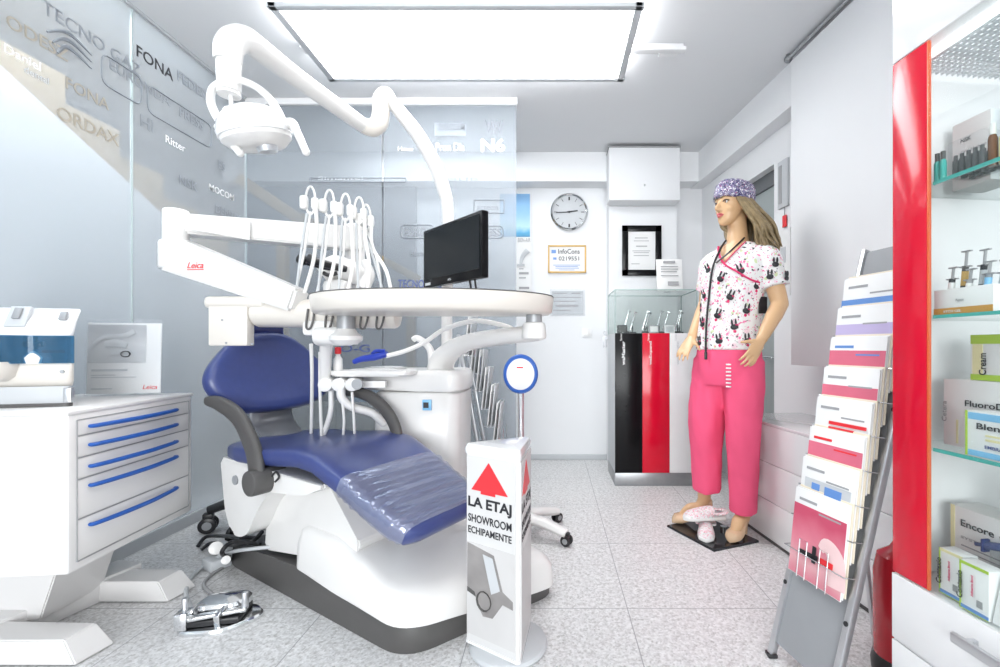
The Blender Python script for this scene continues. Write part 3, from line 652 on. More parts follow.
g = G(); g.box(ctr + V(-0.10, 0.02, 0.045), (0.13, 0.5, 0.09), Matrix.Rotation(R(-14), 3, 'Z'), 0.006); obj('spine', g, 'cart', ct)
for (y0, y1) in ((1.425, 1.535), (1.78, 1.90)):
    xr_ = -1.49 if y0 < 1.6 else -1.50
    g = G(); n = 4; L0 = -2.03
    g.loft([[V(L0, y0, 0.004), V(L0, y1, 0.004), V(L0, y1, 0.082), V(L0, y0, 0.082)], [V(xr_, y0, 0.004), V(xr_ + 0.02, y1, 0.004), V(xr_ - 0.035, y1 - 0.008, 0.078), V(xr_ - 0.045, y0 + 0.008, 0.078)]])
    bmesh.ops.bevel(g.bm, geom=list(g.bm.edges), offset=0.004, segments=2, affect='EDGES')
    obj('foot', g, 'cart', ct)

# machine with blue visor on the cart
CZ = 0.8005
mc = thing('sterilizing_machine', 'white tabletop machine with blue visor on cart', 'dental machine', (-1.84, 1.68, CZ))
# plan: front-right, back-right (along the line of sight), back-left, front-left
FR, BR_, BL, FL = V(-1.605, 1.53, 0), V(-1.86, 1.775, 0), V(-2.03, 1.70, 0), V(-1.93, 1.445, 0)
mcen = (FR + BR_ + BL + FL) / 4; uF = (FL - FR).normalized(); outF = V(uF.y, -uF.x, 0)
if outF.y > 0: outF = -outF
def plan(k, z, r=0.03, push=0.0):
    P4 = [FR, BR_, BL, FL]; q = [(mcen + (p - mcen) * k) + (outF * push if p is FR or p is FL else V(0, 0, 0)) for p in P4]
    return [V(a, b, z) for a, b in rounded([(p.x, p.y) for p in q], r, 5)]
def front(a, z, d=0.0): return FR + uF * a + outF * d + EZ * z     # a metres leftwards from the right end
Xm = Matrix((-uF, -outF, EZ)).transposed()
g = G(); g.loft([plan(0.99, 1.035), plan(1.0, 1.042), plan(0.985, 1.085, push=-0.02), plan(0.95, 1.125, push=-0.05), plan(0.9, 1.134, push=-0.06)]); obj('hood', g, 'lacq', mc, 40)
g = G(); g.box(front(0.165, 1.100, -0.028), (0.055, 0.012, 0.075), Xm @ Matrix.Rotation(R(-24), 3, 'X'), 0.002); obj('air_grille', g, 'lgrey', mc)
g = G(); g.box(front(0.165, 1.112, -0.022), (0.02, 0.008, 0.04), Xm @ Matrix.Rotation(R(-24), 3, 'X'), 0.002); g.box(front(0.045, 1.105, -0.028), (0.02, 0.01, 0.03), Xm @ Matrix.Rotation(R(-24), 3, 'X'), 0.002); obj('vent_slot', g, 'grey', mc)
g = G(); g.loft([plan(0.93, 0.868, push=-0.012), plan(0.985, 0.885, push=-0.004), plan(1.0, 0.91), plan(1.0, 0.938), plan(0.97, 0.946)]); obj('lower_housing', g, 'cream', mc, 50)
g = G(); rings = []
for k in range(31):
    a = -0.002 + k / 30 * 0.32; bul = 0.045 * math.exp(-((a - 0.185) / 0.055) ** 4)
    p0_ = front(a, 0.946, 0.004 + bul * 0.5); p1_ = front(a, 1.038, 0.004 + bul); rings.append([p0_, p0_ - outF * 0.004, p1_ - outF * 0.004, p1_])
g.loft(rings); obj('visor', g, 'visor', mc)
g = G(); g.loft([plan(0.80, 0.944, 0.02, -0.03), plan(0.80, 1.037, 0.02, -0.03)]); obj('chamber', g, 'grey', mc)
g = G(); g.box((FR + BR_) / 2 + EZ * 0.992 + (mcen - (FR + BR_) / 2).normalized() * 0.012, (0.008, (BR_ - FR).length - 0.06, 0.092), Matrix(((BR_ - FR).normalized().cross(EZ), (BR_ - FR).normalized(), EZ)).transposed()); obj('side_window', g, 'visor', mc)
g = G(); g.lathe([(0, 0), (0.03, 0), (0.034, 0.02), (0.02, 0.045), (0, 0.05)], front(0.11, 0.944, -0.02)); g.lathe([(0, 0), (0.03, 0), (0.03, 0.04), (0, 0.05)], front(0.26, 0.944, -0.02)); obj('inner_bowls', g, 'white', mc)
g = G(); g.box(front(0.115, 0.995, -0.012), (0.012, 0.012, 0.08), Xm); g.cyl(front(0.14, 1.01, -0.012), front(0.09, 1.01, -0.012), 0.010, seg=12); obj('mixer_paddle', g, 'black', mc)
g = G(); g.box(front(0.06, 0.985, -0.008), (0.06, 0.004, 0.010), Xm); obj('warning_strip', g, 'redp', mc)
g = G(); g.lathe([(0.012, 0), (0.05, 0.018), (0.066, 0.05), (0.058, 0.064)], front(0.185, 0.888, 0.004), EZ, 24, squash=0.6); obj('spout_lip', g, 'cream', mc)
g = G(); g.loft([plan(0.93, 0.812, push=-0.006), plan(0.93, 0.868, push=-0.006)]); obj('skirt', g, 'lgrey', mc)
g = G(); g.loft([plan(0.985, CZ + 0.0005), plan(0.985, 0.812)]); obj('base', g, 'dgrey', mc)
g = G(); g.box(front(0.02, 0.838, -0.012), (0.022, 0.02, 0.05), Xm, 0.003); obj('corner_post', g, 'alu', mc)
g = G()
for a in (0.03, 0.25): g.cyl(front(a, 0.918, -0.002), front(a, 0.918, 0.004), 0.006, seg=12)
obj('screws', g, 'grey', mc)
# booklet
bk = thing('brochure_holder', 'acrylic holder with white booklet showing operating microscope', 'brochure holder', (-1.74, 1.87, CZ))
a = P(85, 397, 1.83); b = P(162, 395, 1.90); a.z = b.z = CZ; u = (b - a).normalized(); Wd = (b - a).length; v = (EZ * 0.997 + V(-0.035, 0.065, 0)).normalized(); nn = u.cross(v).normalized()
if nn.y > 0: nn = -nn
X = Matrix((u, v, u.cross(v))).transposed()
H = 0.30
obj('booklet', G().box(a + u * Wd / 2 + v * (H / 2 + 0.004), (Wd - 0.01, H - 0.01, 0.006), X, 0.001), 'paper', bk)
obj('acrylic_front', G().box(a + u * Wd / 2 + v * (H / 2 + 0.008) + nn * 0.007, (Wd, H + 0.012, 0.003), X), 'acryl', bk)
obj('foot_lip', G().box(a + u * Wd / 2 + V(0.01, 0.05, 0.003), (Wd, 0.10, 0.004), Matrix((u, EZ.cross(u), EZ)).transposed()), 'acryl', bk)
obj('booklet_picture', G().box(a + u * (Wd * 0.40) + v * (H * 0.71) + nn * 0.0036, (Wd * 0.76, H * 0.52, 0.002), X), 'instpic', bk)
g = G(); o = a + u * (Wd * 0.40) + v * (H * 0.72) + nn * 0.0075
g.tube([o + u * -0.09 + v * -0.03, o + u * -0.05 + v * 0.02, o + u * 0.02 + v * 0.03, o + u * 0.06 + v * 0.05], [0.006, 0.010, 0.010, 0.012], 8, flat=0.12, up=nn); g.tube([o + u * -0.04 + v * -0.005, o + u * 0.0 + v * 0.0, o + u * 0.035 + v * -0.01], [0.014, 0.018, 0.012], 8, flat=0.1, up=nn)
obj('printed_microscope', g, 'lgrey', bk)
g = G(); o2 = o + u * 0.03 + v * -0.045; g.tube([o2 + u * 0.016 * math.cos(k * 0.5236) + v * 0.012 * math.sin(k * 0.5236) for k in range(12)], 0.004, 6, smooth=0, closed=True, flat=0.3); obj('printed_lens', g, 'ink', bk)
g = G(); g.bar(o2 + u * -0.07 + v * -0.012, o2 + u * -0.01 + v * 0.006, 0.004, 0.001, up=nn); g.bar(o2 + u * 0.015 + v * 0.008, o2 + u * 0.06 + v * 0.006, 0.004, 0.001, up=nn); lines(g, a + nn * 0.003, u, v, nn, [(0.02, 0.14, 0.105, 0.009), (0.02, 0.10, 0.085, 0.004), (0.02, 0.17, 0.076, 0.004), (0.02, 0.09, 0.03, 0.005)]); obj('printed_lines', g, 'lgrey', bk)
text('printed_logo', 'Leica', 'redp', bk, a + u * (Wd - 0.065) + v * 0.025 + nn * 0.0035, u, v, 0.018, 0.05, 0.01, shear=0.2)

# ================================================================ DENTAL CHAIR
hU = V(math.cos(R(-30)), math.sin(R(-30)), 0); nV = V(0.5, 0.866, 0)
def C(u, v, z): return hU * u + nV * v + EZ * z
ch = thing('dental_chair', 'blue upholstered dental chair with film wrapped footrest on white base', 'dental chair', C(-1.6, 1.28, 0))
foot = [(-2.37, 1.075), (-1.13, 1.02), (-0.905, 1.62), (-2.05, 1.62)]
fp = rounded(foot, [0.09, 0.11, 0.09, 0.12], 8)
# resample so that side points exist along the long edges
def resample(poly, step):
    out = []
    for i in range(len(poly)):
        p = Vector(poly[i]); q = Vector(poly[(i + 1) % len(poly)]); n = max(1, int((q - p).length / step))
        for k in range(n): out.append(tuple(p.lerp(q, k / n)))
    return out
fp = resample(fp, 0.05)
cen = Vector((sum(p[0] for p in fp) / len(fp), sum(p[1] for p in fp) / len(fp)))
def interp(x, tab):
    if x <= tab[0][0]: return tab[0][1]
    for (a, A), (b, B) in zip(tab, tab[1:]):
        if x <= b: 
            t = (x - a) / (b - a); t = t * t * (3 - 2 * t); return A * (1 - t) + B * t
    return tab[-1][1]
band = lambda u, v: interp(u, [(-2.3, 0.10), (-1.95, 0.125), (-1.77, 0.134), (-1.45, 0.112), (-1.13, 0.098), (-0.9, 0.045)])
def sc_(p, k): q = cen + (Vector(p) - cen) * k; return q.x, q.y
def ring(k, zf): 
    out = []
    for p in fp:
        q = sc_(p, k); out.append(C(q[0], q[1], zf(p[0], p[1])))
    return out
g = G(); g.loft([ring(0.992, lambda u, v: 0.0), ring(1.0, lambda u, v: 0.008), ring(1.0, lambda u, v: band(u, v) - 0.012), ring(0.985, band), ring(0.5, lambda u, v: band(u, v) + 0.005)]); obj('plinth', g, 'dgrey', ch, 50)
top = lambda u, v: interp(u, [(-1.80, 0.30), (-1.6, 0.295), (-1.4, 0.25), (-1.2, 0.20), (-0.9, 0.175)])
foot2 = [(-1.80, 1.05), (-1.123, 1.010), (-0.892, 1.627), (-1.85, 1.627)]
fp2 = resample(rounded(foot2, [0.06, 0.11, 0.09, 0.08], 8), 0.04); cen2 = Vector((-1.42, 1.32))
def ring2(k, zf):
    out = []
    for p in fp2:
        q = cen2 + (Vector(p) - cen2) * k; out.append(C(q.x, q.y, zf(p[0], p[1])))
    return out
g = G(); g.loft([ring2(1.0, lambda u, v: band(u, v) - 0.004), ring2(1.0, lambda u, v: band(u, v) + 0.003), ring2(0.99, lambda u, v: band(u, v) + 0.55 * (top(u, v) - band(u, v))), ring2(0.955, lambda u, v: top(u, v) - 0.028), ring2(0.90, lambda u, v: top(u, v) - 0.006), ring2(0.80, top), ring2(0.4, lambda u, v: 0.26)])
obj('base_shell', g, 'white', ch, 60)
g = G(); g.prism(rounded([(-2.05, 0.13), (-1.50, 0.20), (-1.42, 0.28), (-1.62, 0.49), (-2.0, 0.49)], 0.03, 4), C(0, 1.08, 0), hU, EZ, -0.34, bev=0.008); obj('lift_cover', g, 'white', ch)
g = G(); g.prism(rounded([(-2.24, 0.525), (-1.50, 0.505), (-1.62, 0.455), (-1.85, 0.43), (-1.93, 0.36), (-2.02, 0.23), (-2.08, 0.205), (-2.15, 0.21), (-2.20, 0.3)], 0.03, 4), C(0, 0.995, 0), hU, EZ, -0.44, bev=0.010); obj('seat_carriage', g, 'white', ch)
def pad_ring(c, wdir, udir, hw, ht, n=28, e=0.45, crown=0.0):
    out = []
    for k in range(n):
        a = 2 * math.pi * k / n; ca, sa = math.cos(a), math.sin(a)
        x = math.copysign(abs(ca) ** e, ca); y = math.copysign(abs(sa) ** e, sa)
        out.append(c + wdir * (x * hw) + udir * (y * ht - (crown * (1 - x * x) if y > 0 else 0)))
    return out
secs = [(-2.245, 0.525, 0.10, 0.008), (-2.24, 0.535, 0.19, 0.03), (-2.20, 0.545, 0.225, 0.042), (-2.10, 0.55, 0.245, 0.048), (-1.95, 0.555, 0.25, 0.045), (-1.80, 0.572, 0.25, 0.045), (-1.68, 0.582, 0.245, 0.045), (-1.58, 0.572, 0.24, 0.046),
        (-1.45, 0.518, 0.232, 0.046), (-1.32, 0.455, 0.225, 0.045), (-1.20, 0.402, 0.215, 0.044), (-1.15, 0.378, 0.195, 0.04), (-1.135, 0.366, 0.15, 0.026), (-1.132, 0.362, 0.06, 0.008)]
VC = 1.23
def seat_rings(secs, grow=0.0):
    rr = []
    for i, (u_, z_, hw, ht) in enumerate(secs):
        a = secs[max(0, i - 1)]; b = secs[min(len(secs) - 1, i + 1)]
        t = Vector((b[0] - a[0], b[1] - a[1])).normalized(); up = hU * (-t.y) + EZ * t.x
        if i in (0, 1): up = EZ
        rr.append(pad_ring(C(u_, VC, z_), nV, up, hw + grow, ht + grow, crown=0.012 if 3 <= i <= 7 and grow == 0 else 0))
    return rr
obj('seat_cushion', G().loft(seat_rings(secs)), 'blue', ch, 70)
g = G(); r_ = seat_rings(secs)[9:13]
for i, s in enumerate(secs[9:13]): pass
fsecs = [(-1.435, 0.511, 0.2315, 0.046), (-1.32, 0.455, 0.225, 0.045), (-1.20, 0.402, 0.215, 0.044), (-1.15, 0.378, 0.195, 0.04)]
fr = []
rnd = random.Random(5)
fine = []
for i in range(len(fsecs) - 1):
    for k in range(34):
        t = k / 34; fine.append(tuple(fsecs[i][j] * (1 - t) + fsecs[i + 1][j] * t for j in range(4)))
fine.append(fsecs[-1])
for i, (u_, z_, hw, ht) in enumerate(fine):
    t = Vector((0.12, -0.055)).normalized(); up = hU * (-t.y) + EZ * t.x
    rg = pad_ring(C(u_, VC, z_), nV, up, hw + 0.004, ht + 0.005, 48)
    for k in range(len(rg)):
        w = 0.0075 * noise.noise(Vector((u_ * 62 + 0.10 * k, k * 0.13, 1.0))) + 0.004 * noise.noise(Vector((u_ * 30, k * 0.25, 4.0))) + 0.002; rg[k] = rg[k] + up * w
    fr.append(rg)
g = G(); g.loft(fr, caps=False); obj('cling_film', g, 'film', ch, 180)
# backrest
tl = R(14); upb = EZ * math.cos(tl) - hU * math.sin(tl); nb = hU * math.cos(tl) + EZ * math.sin(tl)
bc = C(-2.33, 1.25, 0.872)
out = [(-0.11, 0.195), (0.07, 0.20), (0.18, 0.135), (0.285, 0.01), (0.312, -0.065), (0.255, -0.14), (0.13, -0.185), (-0.14, -0.185), (-0.235, -0.13), (-0.285, -0.05), (-0.27, 0.03), (-0.19, 0.13)]
outs = [p.to_2d() for p in smooth_path([Vector((*p, 0)) for p in out + [out[0]]], 5)][:-1]
def br(k, d, dip=0): return [bc + nV * (p.x * k) + upb * (p.y * k) + nb * d for p in outs]
g = G(); g.loft([br(0.4, -0.045), br(0.86, -0.045), br(0.96, -0.03), br(1.0, 0.0), br(0.985, 0.022), br(0.94, 0.040), br(0.87, 0.046), br(0.7, 0.040), br(0.4, 0.030), br(0.1, 0.027)]); obj('backrest', g, 'blue', ch, 75)
g = G(); g.loft([pad_ring(bc + upb * z + nb * -0.02, nV, nb, hw, ht) for z, hw, ht in ((0.19, 0.08, 0.015), (0.20, 0.10, 0.03), (0.30, 0.11, 0.035), (0.36, 0.09, 0.03), (0.38, 0.05, 0.01))]); obj('headrest', g, 'navy', ch, 60)
g = G(); g.tube([bc + upb * -0.13 + nb * -0.02, bc + upb * -0.24 + nb * -0.02, C(-2.16, 1.25, 0.56)], [0.10, 0.10, 0.09], 14, flat=0.25, up=nV.cross(EZ) * -1 + EZ * 0.01); obj('back_bracket', g, mat('bracket_metal', (0.17, 0.175, 0.19), 0.35, metal=0.4), ch)
# armrests
g = G(); path = [P(206, 401, 1.99), P(220, 404, 1.95), P(238, 417, 1.90), P(250, 440, 1.85), P(256, 462, 1.80), P(257, 484, 1.765)]
g.tube(path, [0.018, 0.034, 0.042, 0.046, 0.048, 0.045], 16, flat=0.5, up=nV); ar = obj('armrest', g, 'dgrey', ch, 70)
hpnt = P(257, 482, 1.765); g = G(); g.cyl(hpnt - nV * 0.035, hpnt + nV * 0.10, 0.05, bev=0.01, seg=24); obj('pivot', g, 'dgrey', ar)
g = G(); g.cyl(P(236, 480, 1.75), P(236, 480, 1.75) - nV * 0.006, 0.018); obj('pivot_cap', g, 'grey', ar)
g = G(); path = [P(343, 392, 2.13), P(356, 392, 2.13), P(372, 398, 2.11), P(387, 412, 2.09), P(396, 430, 2.06), P(398, 452, 2.03)]
g.tube(path, [0.016, 0.026, 0.030, 0.032, 0.032, 0.03], 14, flat=0.6, up=nV); obj('armrest', g, 'dgrey', ch, 70)
g = G(); a = P(322, 476, 1.66); g.tube([P(272, 476, 1.76), P(276, 472, 1.75), P(279, 477, 1.745), P(275, 482, 1.745)], 0.004, 8); obj('seat_lever', g, 'black', ch)

# ================================================================ DENTAL UNIT
un = thing('dental_unit', 'white treatment unit column with basin, instrument tray and hanging hoses', 'dental unit', (-0.655, 2.37, 0))
UC = V(-0.655, 2.37, 0)
def rbox_ring(c, hx, hy, z, r=0.09, n=5): return [V(c.x + p[0], c.y + p[1], z) for p in rounded([(-hx, -hy), (hx, -hy), (hx, hy), (-hx, hy)], r, n)]
g = G(); g.loft([rbox_ring(UC, 0.205, 0.20, z) if 1 else 0 for z in (0.0, 0.3)] + [rbox_ring(UC, 0.212, 0.20, 0.55), rbox_ring(UC, 0.213, 0.20, 0.772), rbox_ring(UC, 0.20, 0.19, 0.782)]); obj('column', g, 'white', un, 50)
g = G()
o_ = [(-0.40, -0.10), (-0.20, -0.17), (0.05, -0.19), (0.212, -0.19), (0.215, 0.15), (0.05, 0.19), (-0.2, 0.13), (-0.40, 0.06)]
po = [p.to_2d() for p in smooth_path([Vector((*p, 0)) for p in o_ + [o_[0]]], 5)][:-1]
def cr(k, z, dz=0.0): return [UC + V(p.x * k + (k - 1) * 0.05, p.y * k, z + dz * max(0, -p.x)) for p in po]
g.loft([cr(0.75, 0.785), cr(0.97, 0.786, 0.05), cr(1.0, 0.80, 0.05), cr(1.0, 0.86), cr(0.97, 0.882), cr(0.9, 0.887), cr(0.5, 0.885)]); sp = obj('cuspidor', g, 'white', un, 60)
g = G(); g.lathe([(0.10, 0.0), (0.105, 0.008), (0.095, 0.010), (0.06, -0.0), (0.02, -0.002), (0, -0.002)], UC + V(-0.20, -0.02, 0.889), EZ, 32, caps=False); obj('basin_rim', g, 'lacq', sp)
g = G(); b0 = P(432, 364, 2.34); g.tube([V(b0.x, 2.34, 0.88), P(431, 352, 2.34), P(425, 343, 2.33), P(417, 338, 2.32), P(413, 340, 2.32)], [0.022, 0.019, 0.017, 0.016, 0.014], 12); obj('cup_filler_spout', g, 'white', un)
g = G(); a = P(427, 405, 2.16); g.box(a, (0.042, 0.012, 0.05), bev=0.002); dsp = obj('control_display', g, 'skyb', un)
g = G(); g.box(a + V(-0.003, -0.008, 0.0), (0.024, 0.004, 0.026)); obj('display_window', g, 'ink', dsp)
# tray arm
g = G(); g.tube([P(440, 378, 2.36), P(442, 362, 2.34), P(452, 350, 2.26), P(470, 342, 2.16), P(500, 337, 1.98), P(528, 334, 1.86), P(541, 333, 1.82)], [0.075, 0.068, 0.058, 0.05, 0.045, 0.042, 0.036], 18, flat=0.8, up=EZ); arm = obj('tray_arm', g, 'white', un, 60)
e_ = P(534, 330, 1.82); g = G(); g.cyl(V(e_.x, 1.82, 1.03), V(e_.x, 1.82, 1.098), 0.05, 0.046, bev=0.012); obj('arm_knuckle', g, 'white', arm)
obj('pivot_pin', G().cyl(V(e_.x, 1.82, 1.09), V(e_.x, 1.82, 1.14), 0.032), 'grey', arm)
# oval tray
TC = V(-0.478, 1.78, 0)
def tr(kx, ky, z):
    out = []
    for k in range(56):
        a = 2 * math.pi * k / 56; ca, sa = math.cos(a), math.sin(a)
        x = math.copysign(abs(ca) ** 0.72, ca) * 0.485; y = math.copysign(abs(sa) ** 0.85, sa) * 0.205
        bend = 0.10 * (x / 0.5) ** 2
        out.append(V(TC.x + x * kx, TC.y + y * ky + bend - 0.02, z))
    return out
g = G(); g.loft([tr(0.85, 0.6, 1.128), tr(0.96, 0.88, 1.130), tr(0.985, 0.95, 1.14), tr(1.0, 1.0, 1.192), tr(0.995, 0.99, 1.20), tr(0.975, 0.94, 1.20), tr(0.965, 0.92, 1.192), tr(0.5, 0.5, 1.19)]); ty = obj('instrument_tray', g, 'cream', un, 50)
g = G(); g.tube([p for p in tr(0.996, 0.992, 1.202)], 0.0022, 6, smooth=0, closed=True); obj('tray_rim', g, 'dgrey', ty)
# delivery head
YD = 1.985
g = G(); g.cyl(V(-1.29, YD, 1.148), V(-0.665, YD, 1.142), 0.062, bev=0.02, seg=28); hd = obj('delivery_head', g, 'cream', un)
g = G(); a = P(266, 0, YD); g.box(V(-1.345, YD, 1.19), (0.26, 0.13, 0.052), bev=0.02, seg=3); obj('end_housing', g, 'cream', hd)
g = G(); g.box(V(-1.37, YD - 0.035, 1.10), (0.165, 0.05, 0.19), bev=0.006); blk = obj('control_box', g, 'cream', hd)
g = G()
for px, py in ((222, 320), (226, 343), (252, 344)): q = P(px, py, YD - 0.0615); g.cyl(q, q + EY * 0.004, 0.005, seg=10)
obj('screw', g, 'grey', blk)
for px in (310, 329, 364, 380):
    q = P(px, 316, YD - 0.065); g = G(); g.tube([q + V(0.012, 0, 0.045), q + V(0.018, -0.004, 0.0), q + V(0.005, -0.006, -0.05), q + V(-0.014, -0.004, -0.045), q + V(-0.006, -0.004, 0.03)], 0.0045, 8); obj('instrument_hook', g, 'dgrey', hd)
g = G(); q = P(346, 0, 1.90); g.cyl(V(q.x, 1.90, 1.075), V(q.x, 1.90, 1.13), 0.036); obj('tray_post', g, 'grey', un)
g = G(); g.lathe([(0, 0), (0.045, 0.0), (0.064, 0.018), (0.066, 0.035), (0.045, 0.05), (0.03, 0.075), (0, 0.075)], V(q.x, 1.90, 1.01)); g.cyl(V(q.x - 0.14, 1.93, 1.045), V(q.x + 0.02, 1.92, 1.045), 0.04, bev=0.012); g.box(V(q.x - 0.13, 1.96, 1.08), (0.14, 0.08, 0.07), bev=0.02); obj('mounting_knob', g, 'white', un)
# vertical post to the assistant's holder
g = G(); g.tube([V(-0.97, 1.97, 1.06), P(326, 350, 2.02), P(325, 380, 2.08)], [0.03, 0.026, 0.022], 12, flat=0.8); obj('holder_post', g, 'white', un)
g = G(); a = P(374, 371, 2.14); g.loft([[V(a.x + p[0], a.y + p[1], z) for p in rounded([(-0.19 * k, -0.07 * k), (0.19 * k, -0.09 * k), (0.19 * k, 0.09 * k), (-0.19 * k, 0.07 * k)], 0.05, 5)] for k, z in ((0.93, a.z - 0.022), (1.0, a.z - 0.014), (1.0, a.z), (0.97, a.z + 0.004), (0.93, a.z + 0.0))]); obj('assistant_tray', g, 'white', un)
g = G()
for px, r in ((330, 0.032), (343, 0.03), (356, 0.03)): q = P(px, 384, 2.09); g.cyl(q + V(-0.01, 0.06, 0), q + V(0.0, -0.05, 0), r, bev=0.006)
g.bar(P(322, 384, 2.10), P(386, 384, 2.14), 0.05, 0.03); hl = obj('hose_holder', g, 'white', un)
g = G(); q = P(358, 384, 2.03); g.cyl(q, q - EY * 0.012, 0.024); obj('holder_knob', g, 'grey', hl)
for pts, r in (([P(341, 388, 2.06), P(342, 398, 2.06), P(352, 407, 2.08), P(372, 413, 2.12), P(384, 424, 2.16)], 0.019), ([P(331, 390, 2.1), P(331, 410, 2.1), P(326, 428, 2.12), P(318, 448, 2.15)], 0.012), ([P(320, 352, 2.05), P(320, 390, 2.08), P(322, 448, 2.12)], 0.007), ([P(311, 344, 2.05), P(312, 380, 2.1), P(311, 448, 2.2)], 0.008),
               ([P(341, 392, 2.05), P(344, 420, 2.06), P(342, 448, 2.1)], 0.006), ([P(352, 392, 2.05), P(354, 420, 2.06), P(355, 448, 2.1)], 0.006)):
    obj('hose', G().tube(pts, r, 10), 'white', un)
g = G(); g.tube([P(354, 362, 2.10), P(362, 359, 2.10), P(375, 357, 2.10), P(387, 354, 2.10)], [0.016, 0.021, 0.024, 0.02], 14, flat=0.7); g.tube([P(372, 354, 2.10), P(376, 351, 2.10), P(385, 351, 2.10)], 0.008, 8); sv = obj('suction_handle', g, 'sleeve', un)
g = G(); g.tube([P(386, 356, 2.10), P(405, 351, 2.12), P(425, 342, 2.14), P(445, 329, 2.10), P(475, 321, 2.02), P(505, 326, 1.98), P(516, 332, 1.96)], 0.011, 10); obj('suction_hose', g, 'white', sv)
# five whip arms with hoses
heads = [(310.4, 187, 2.03), (329.4, 190.4, 2.05), (345.5, 194, 2.07), (359, 197.7, 2.09), (366, 205, 2.12)]
bases = [(293, 1.99), (315, 1.99), (336, 2.0), (356, 2.01), (383, 2.02)]
for (px, py, Y), (bx_, by_) in zip(heads, bases):
    top_ = P(px, py, Y); g = G(); c = top_ + V(0, 0, -0.06)
    loop = [c + V(0.021 * math.cos(a), 0, 0.062 * math.sin(a) + (0.0)) for a in [k * math.pi / 8 for k in range(16)]]
    g.tube(loop, 0.0048, 8, smooth=2, closed=False); g.tube([loop[-1], loop[0]], 0.0048, 8, smooth=0)
    wh = obj('whip_arm', g, 'white', un)
    g = G(); g.box(c + V(-0.022, -0.012, -0.012), (0.034, 0.03, 0.062), bev=0.012); g.box(c + V(0.026, -0.010, -0.018), (0.03, 0.03, 0.056), bev=0.012); obj('hose_roller', g, 'white', wh)
    g = G(); b0 = P(bx_, 296, by_); b0.z = 1.195; g.tube([c + V(0.0, 0.0, -0.05), (c + b0) / 2 + V(0.012, 0, 0), b0], 0.0055, 8); obj('whip_rod', g, 'white', wh)
    g = G(); b1 = b0 + V(0.055, -0.03, 0); g.tube([c + V(0.03, -0.012, -0.03), c + V(0.038, -0.02, -0.14), (c + b1) / 2 + V(0.04, -0.02, -0.06), b1], [0.009, 0.008, 0.008, 0.008], 10); obj('instrument_hose', g, 'white', wh)
    g = G(); b2 = b0 + V(0.02, -0.02, 0); g.tube([c + V(-0.01, -0.01, -0.06), (c + b2) / 2 + V(-0.012, 0.01, 0.0), b2], 0.0055, 8); obj('return_hose', g, 'lgrey', wh)

# microscope on its jointed arm (red lettering)
mi = thing('microscope_arm', 'white two part swing arm with red lettering above the chair', 'microscope arm', (-1.7, 2.0, 1.3))
e0 = P(176, 224, 2.0)
def boxbar(p0, p1, w0, h0, w1, h1, bev=0.008):
    d = (p1 - p0).normalized(); u = EZ.cross(d).normalized(); v = d.cross(u)
    g = G(); g.loft([[p + u * (sx * w / 2) + v * (sz * h / 2) for sx, sz in ((-1, -1), (1, -1), (1, 1), (-1, 1))] for p, w, h in ((p0, w0, h0), (p1, w1, h1))])
    bmesh.ops.bevel(g.bm, geom=list(g.bm.edges), offset=bev, segments=2, affect='EDGES'); return g
obj('upper_arm', boxbar(P(168, 224, 2.0), P(362, 240, 2.42), 0.10, 0.085, 0.10, 0.12), 'white', mi)
g = boxbar(P(184, 221, 1.945), P(250, 231, 2.10), 0.004, 0.062, 0.004, 0.085, 0.001); obj('arm_inlay', g, 'white', mi)
g = G(); g.cyl(V(e0.x, 2.0, e0.z - 0.10), V(e0.x, 2.0, e0.z + 0.062), 0.048, bev=0.008); g.cyl(V(e0.x, 2.0, e0.z - 0.20), V(e0.x, 2.0, e0.z - 0.075), 0.062, bev=0.012); obj('elbow', g, 'white', mi)
la = P(174, 254, 2.0); lb = P(300, 300, 1.94)
lo_arm = obj('sprung_arm', boxbar(la, lb + V(0, 0, -0.005), 0.11, 0.155, 0.10, 0.10, 0.012), 'white', mi)
dd = (lb - la).normalized(); uu = EZ.cross(dd).normalized(); vv = dd.cross(uu)
fc = uu * (1 if uu.y < 0 else -1)
text('arm_lettering', 'Leica', 'redp', lo_arm, la + dd * 0.125 + fc * 0.055 - EZ * 0.033, V(dd.x, dd.y, 0), EZ, 0.026, 0.075, 0.004, shear=0.35)
g = G(); q0 = la + dd * 0.125 + fc * 0.055 - EZ * 0.039; g.bar(q0 + fc * 0.001, q0 + V(dd.x, dd.y, 0) * 0.08 + fc * 0.001, 0.002, 0.003); obj('lettering_underline', g, 'redp', lo_arm)
g = G(); g.cyl(P(355, 225, 2.46), P(355, 300, 2.46), 0.05, bev=0.01); obj('arm_post', g, 'white', mi)
mh = thing('operating_microscope', 'white microscope head with black eyepieces behind the hoses', 'microscope', P(335, 290, 2.3))
g = G(); g.tube([P(322, 275, 2.28), P(335, 268, 2.30), P(350, 272, 2.32), P(366, 276, 2.36)], [0.05, 0.065, 0.06, 0.05], 16); g.box(P(338, 290, 2.28), (0.12, 0.11, 0.10), bev=0.03); obj('body', g, 'white', mh)
for dx in (-0.0, 0.045):
    g = G(); a = P(299, 258, 2.18) + V(dx, 0, 0.0); g.cyl(a, a + V(0.03, 0.0, -0.015), 0.024, bev=0.004); g.cyl(a + V(0.03, 0.0, -0.015), a + V(0.14, 0.09, -0.04), 0.018); obj('eyepiece', g, 'black', mh)
g = G(); a = P(330, 273, 2.2); g.tube([a + V(-0.03, 0, 0), a + V(0, -0.01, -0.012), a + V(0.035, 0, 0.0)], 0.010, 8); obj('focus_band', g, 'black', mh)
g = G(); g.tube([P(362, 262, 2.34), P(368, 275, 2.34), P(362, 290, 2.3)], [0.03, 0.035, 0.03], 12); obj('side_knob', g, 'white', mh)

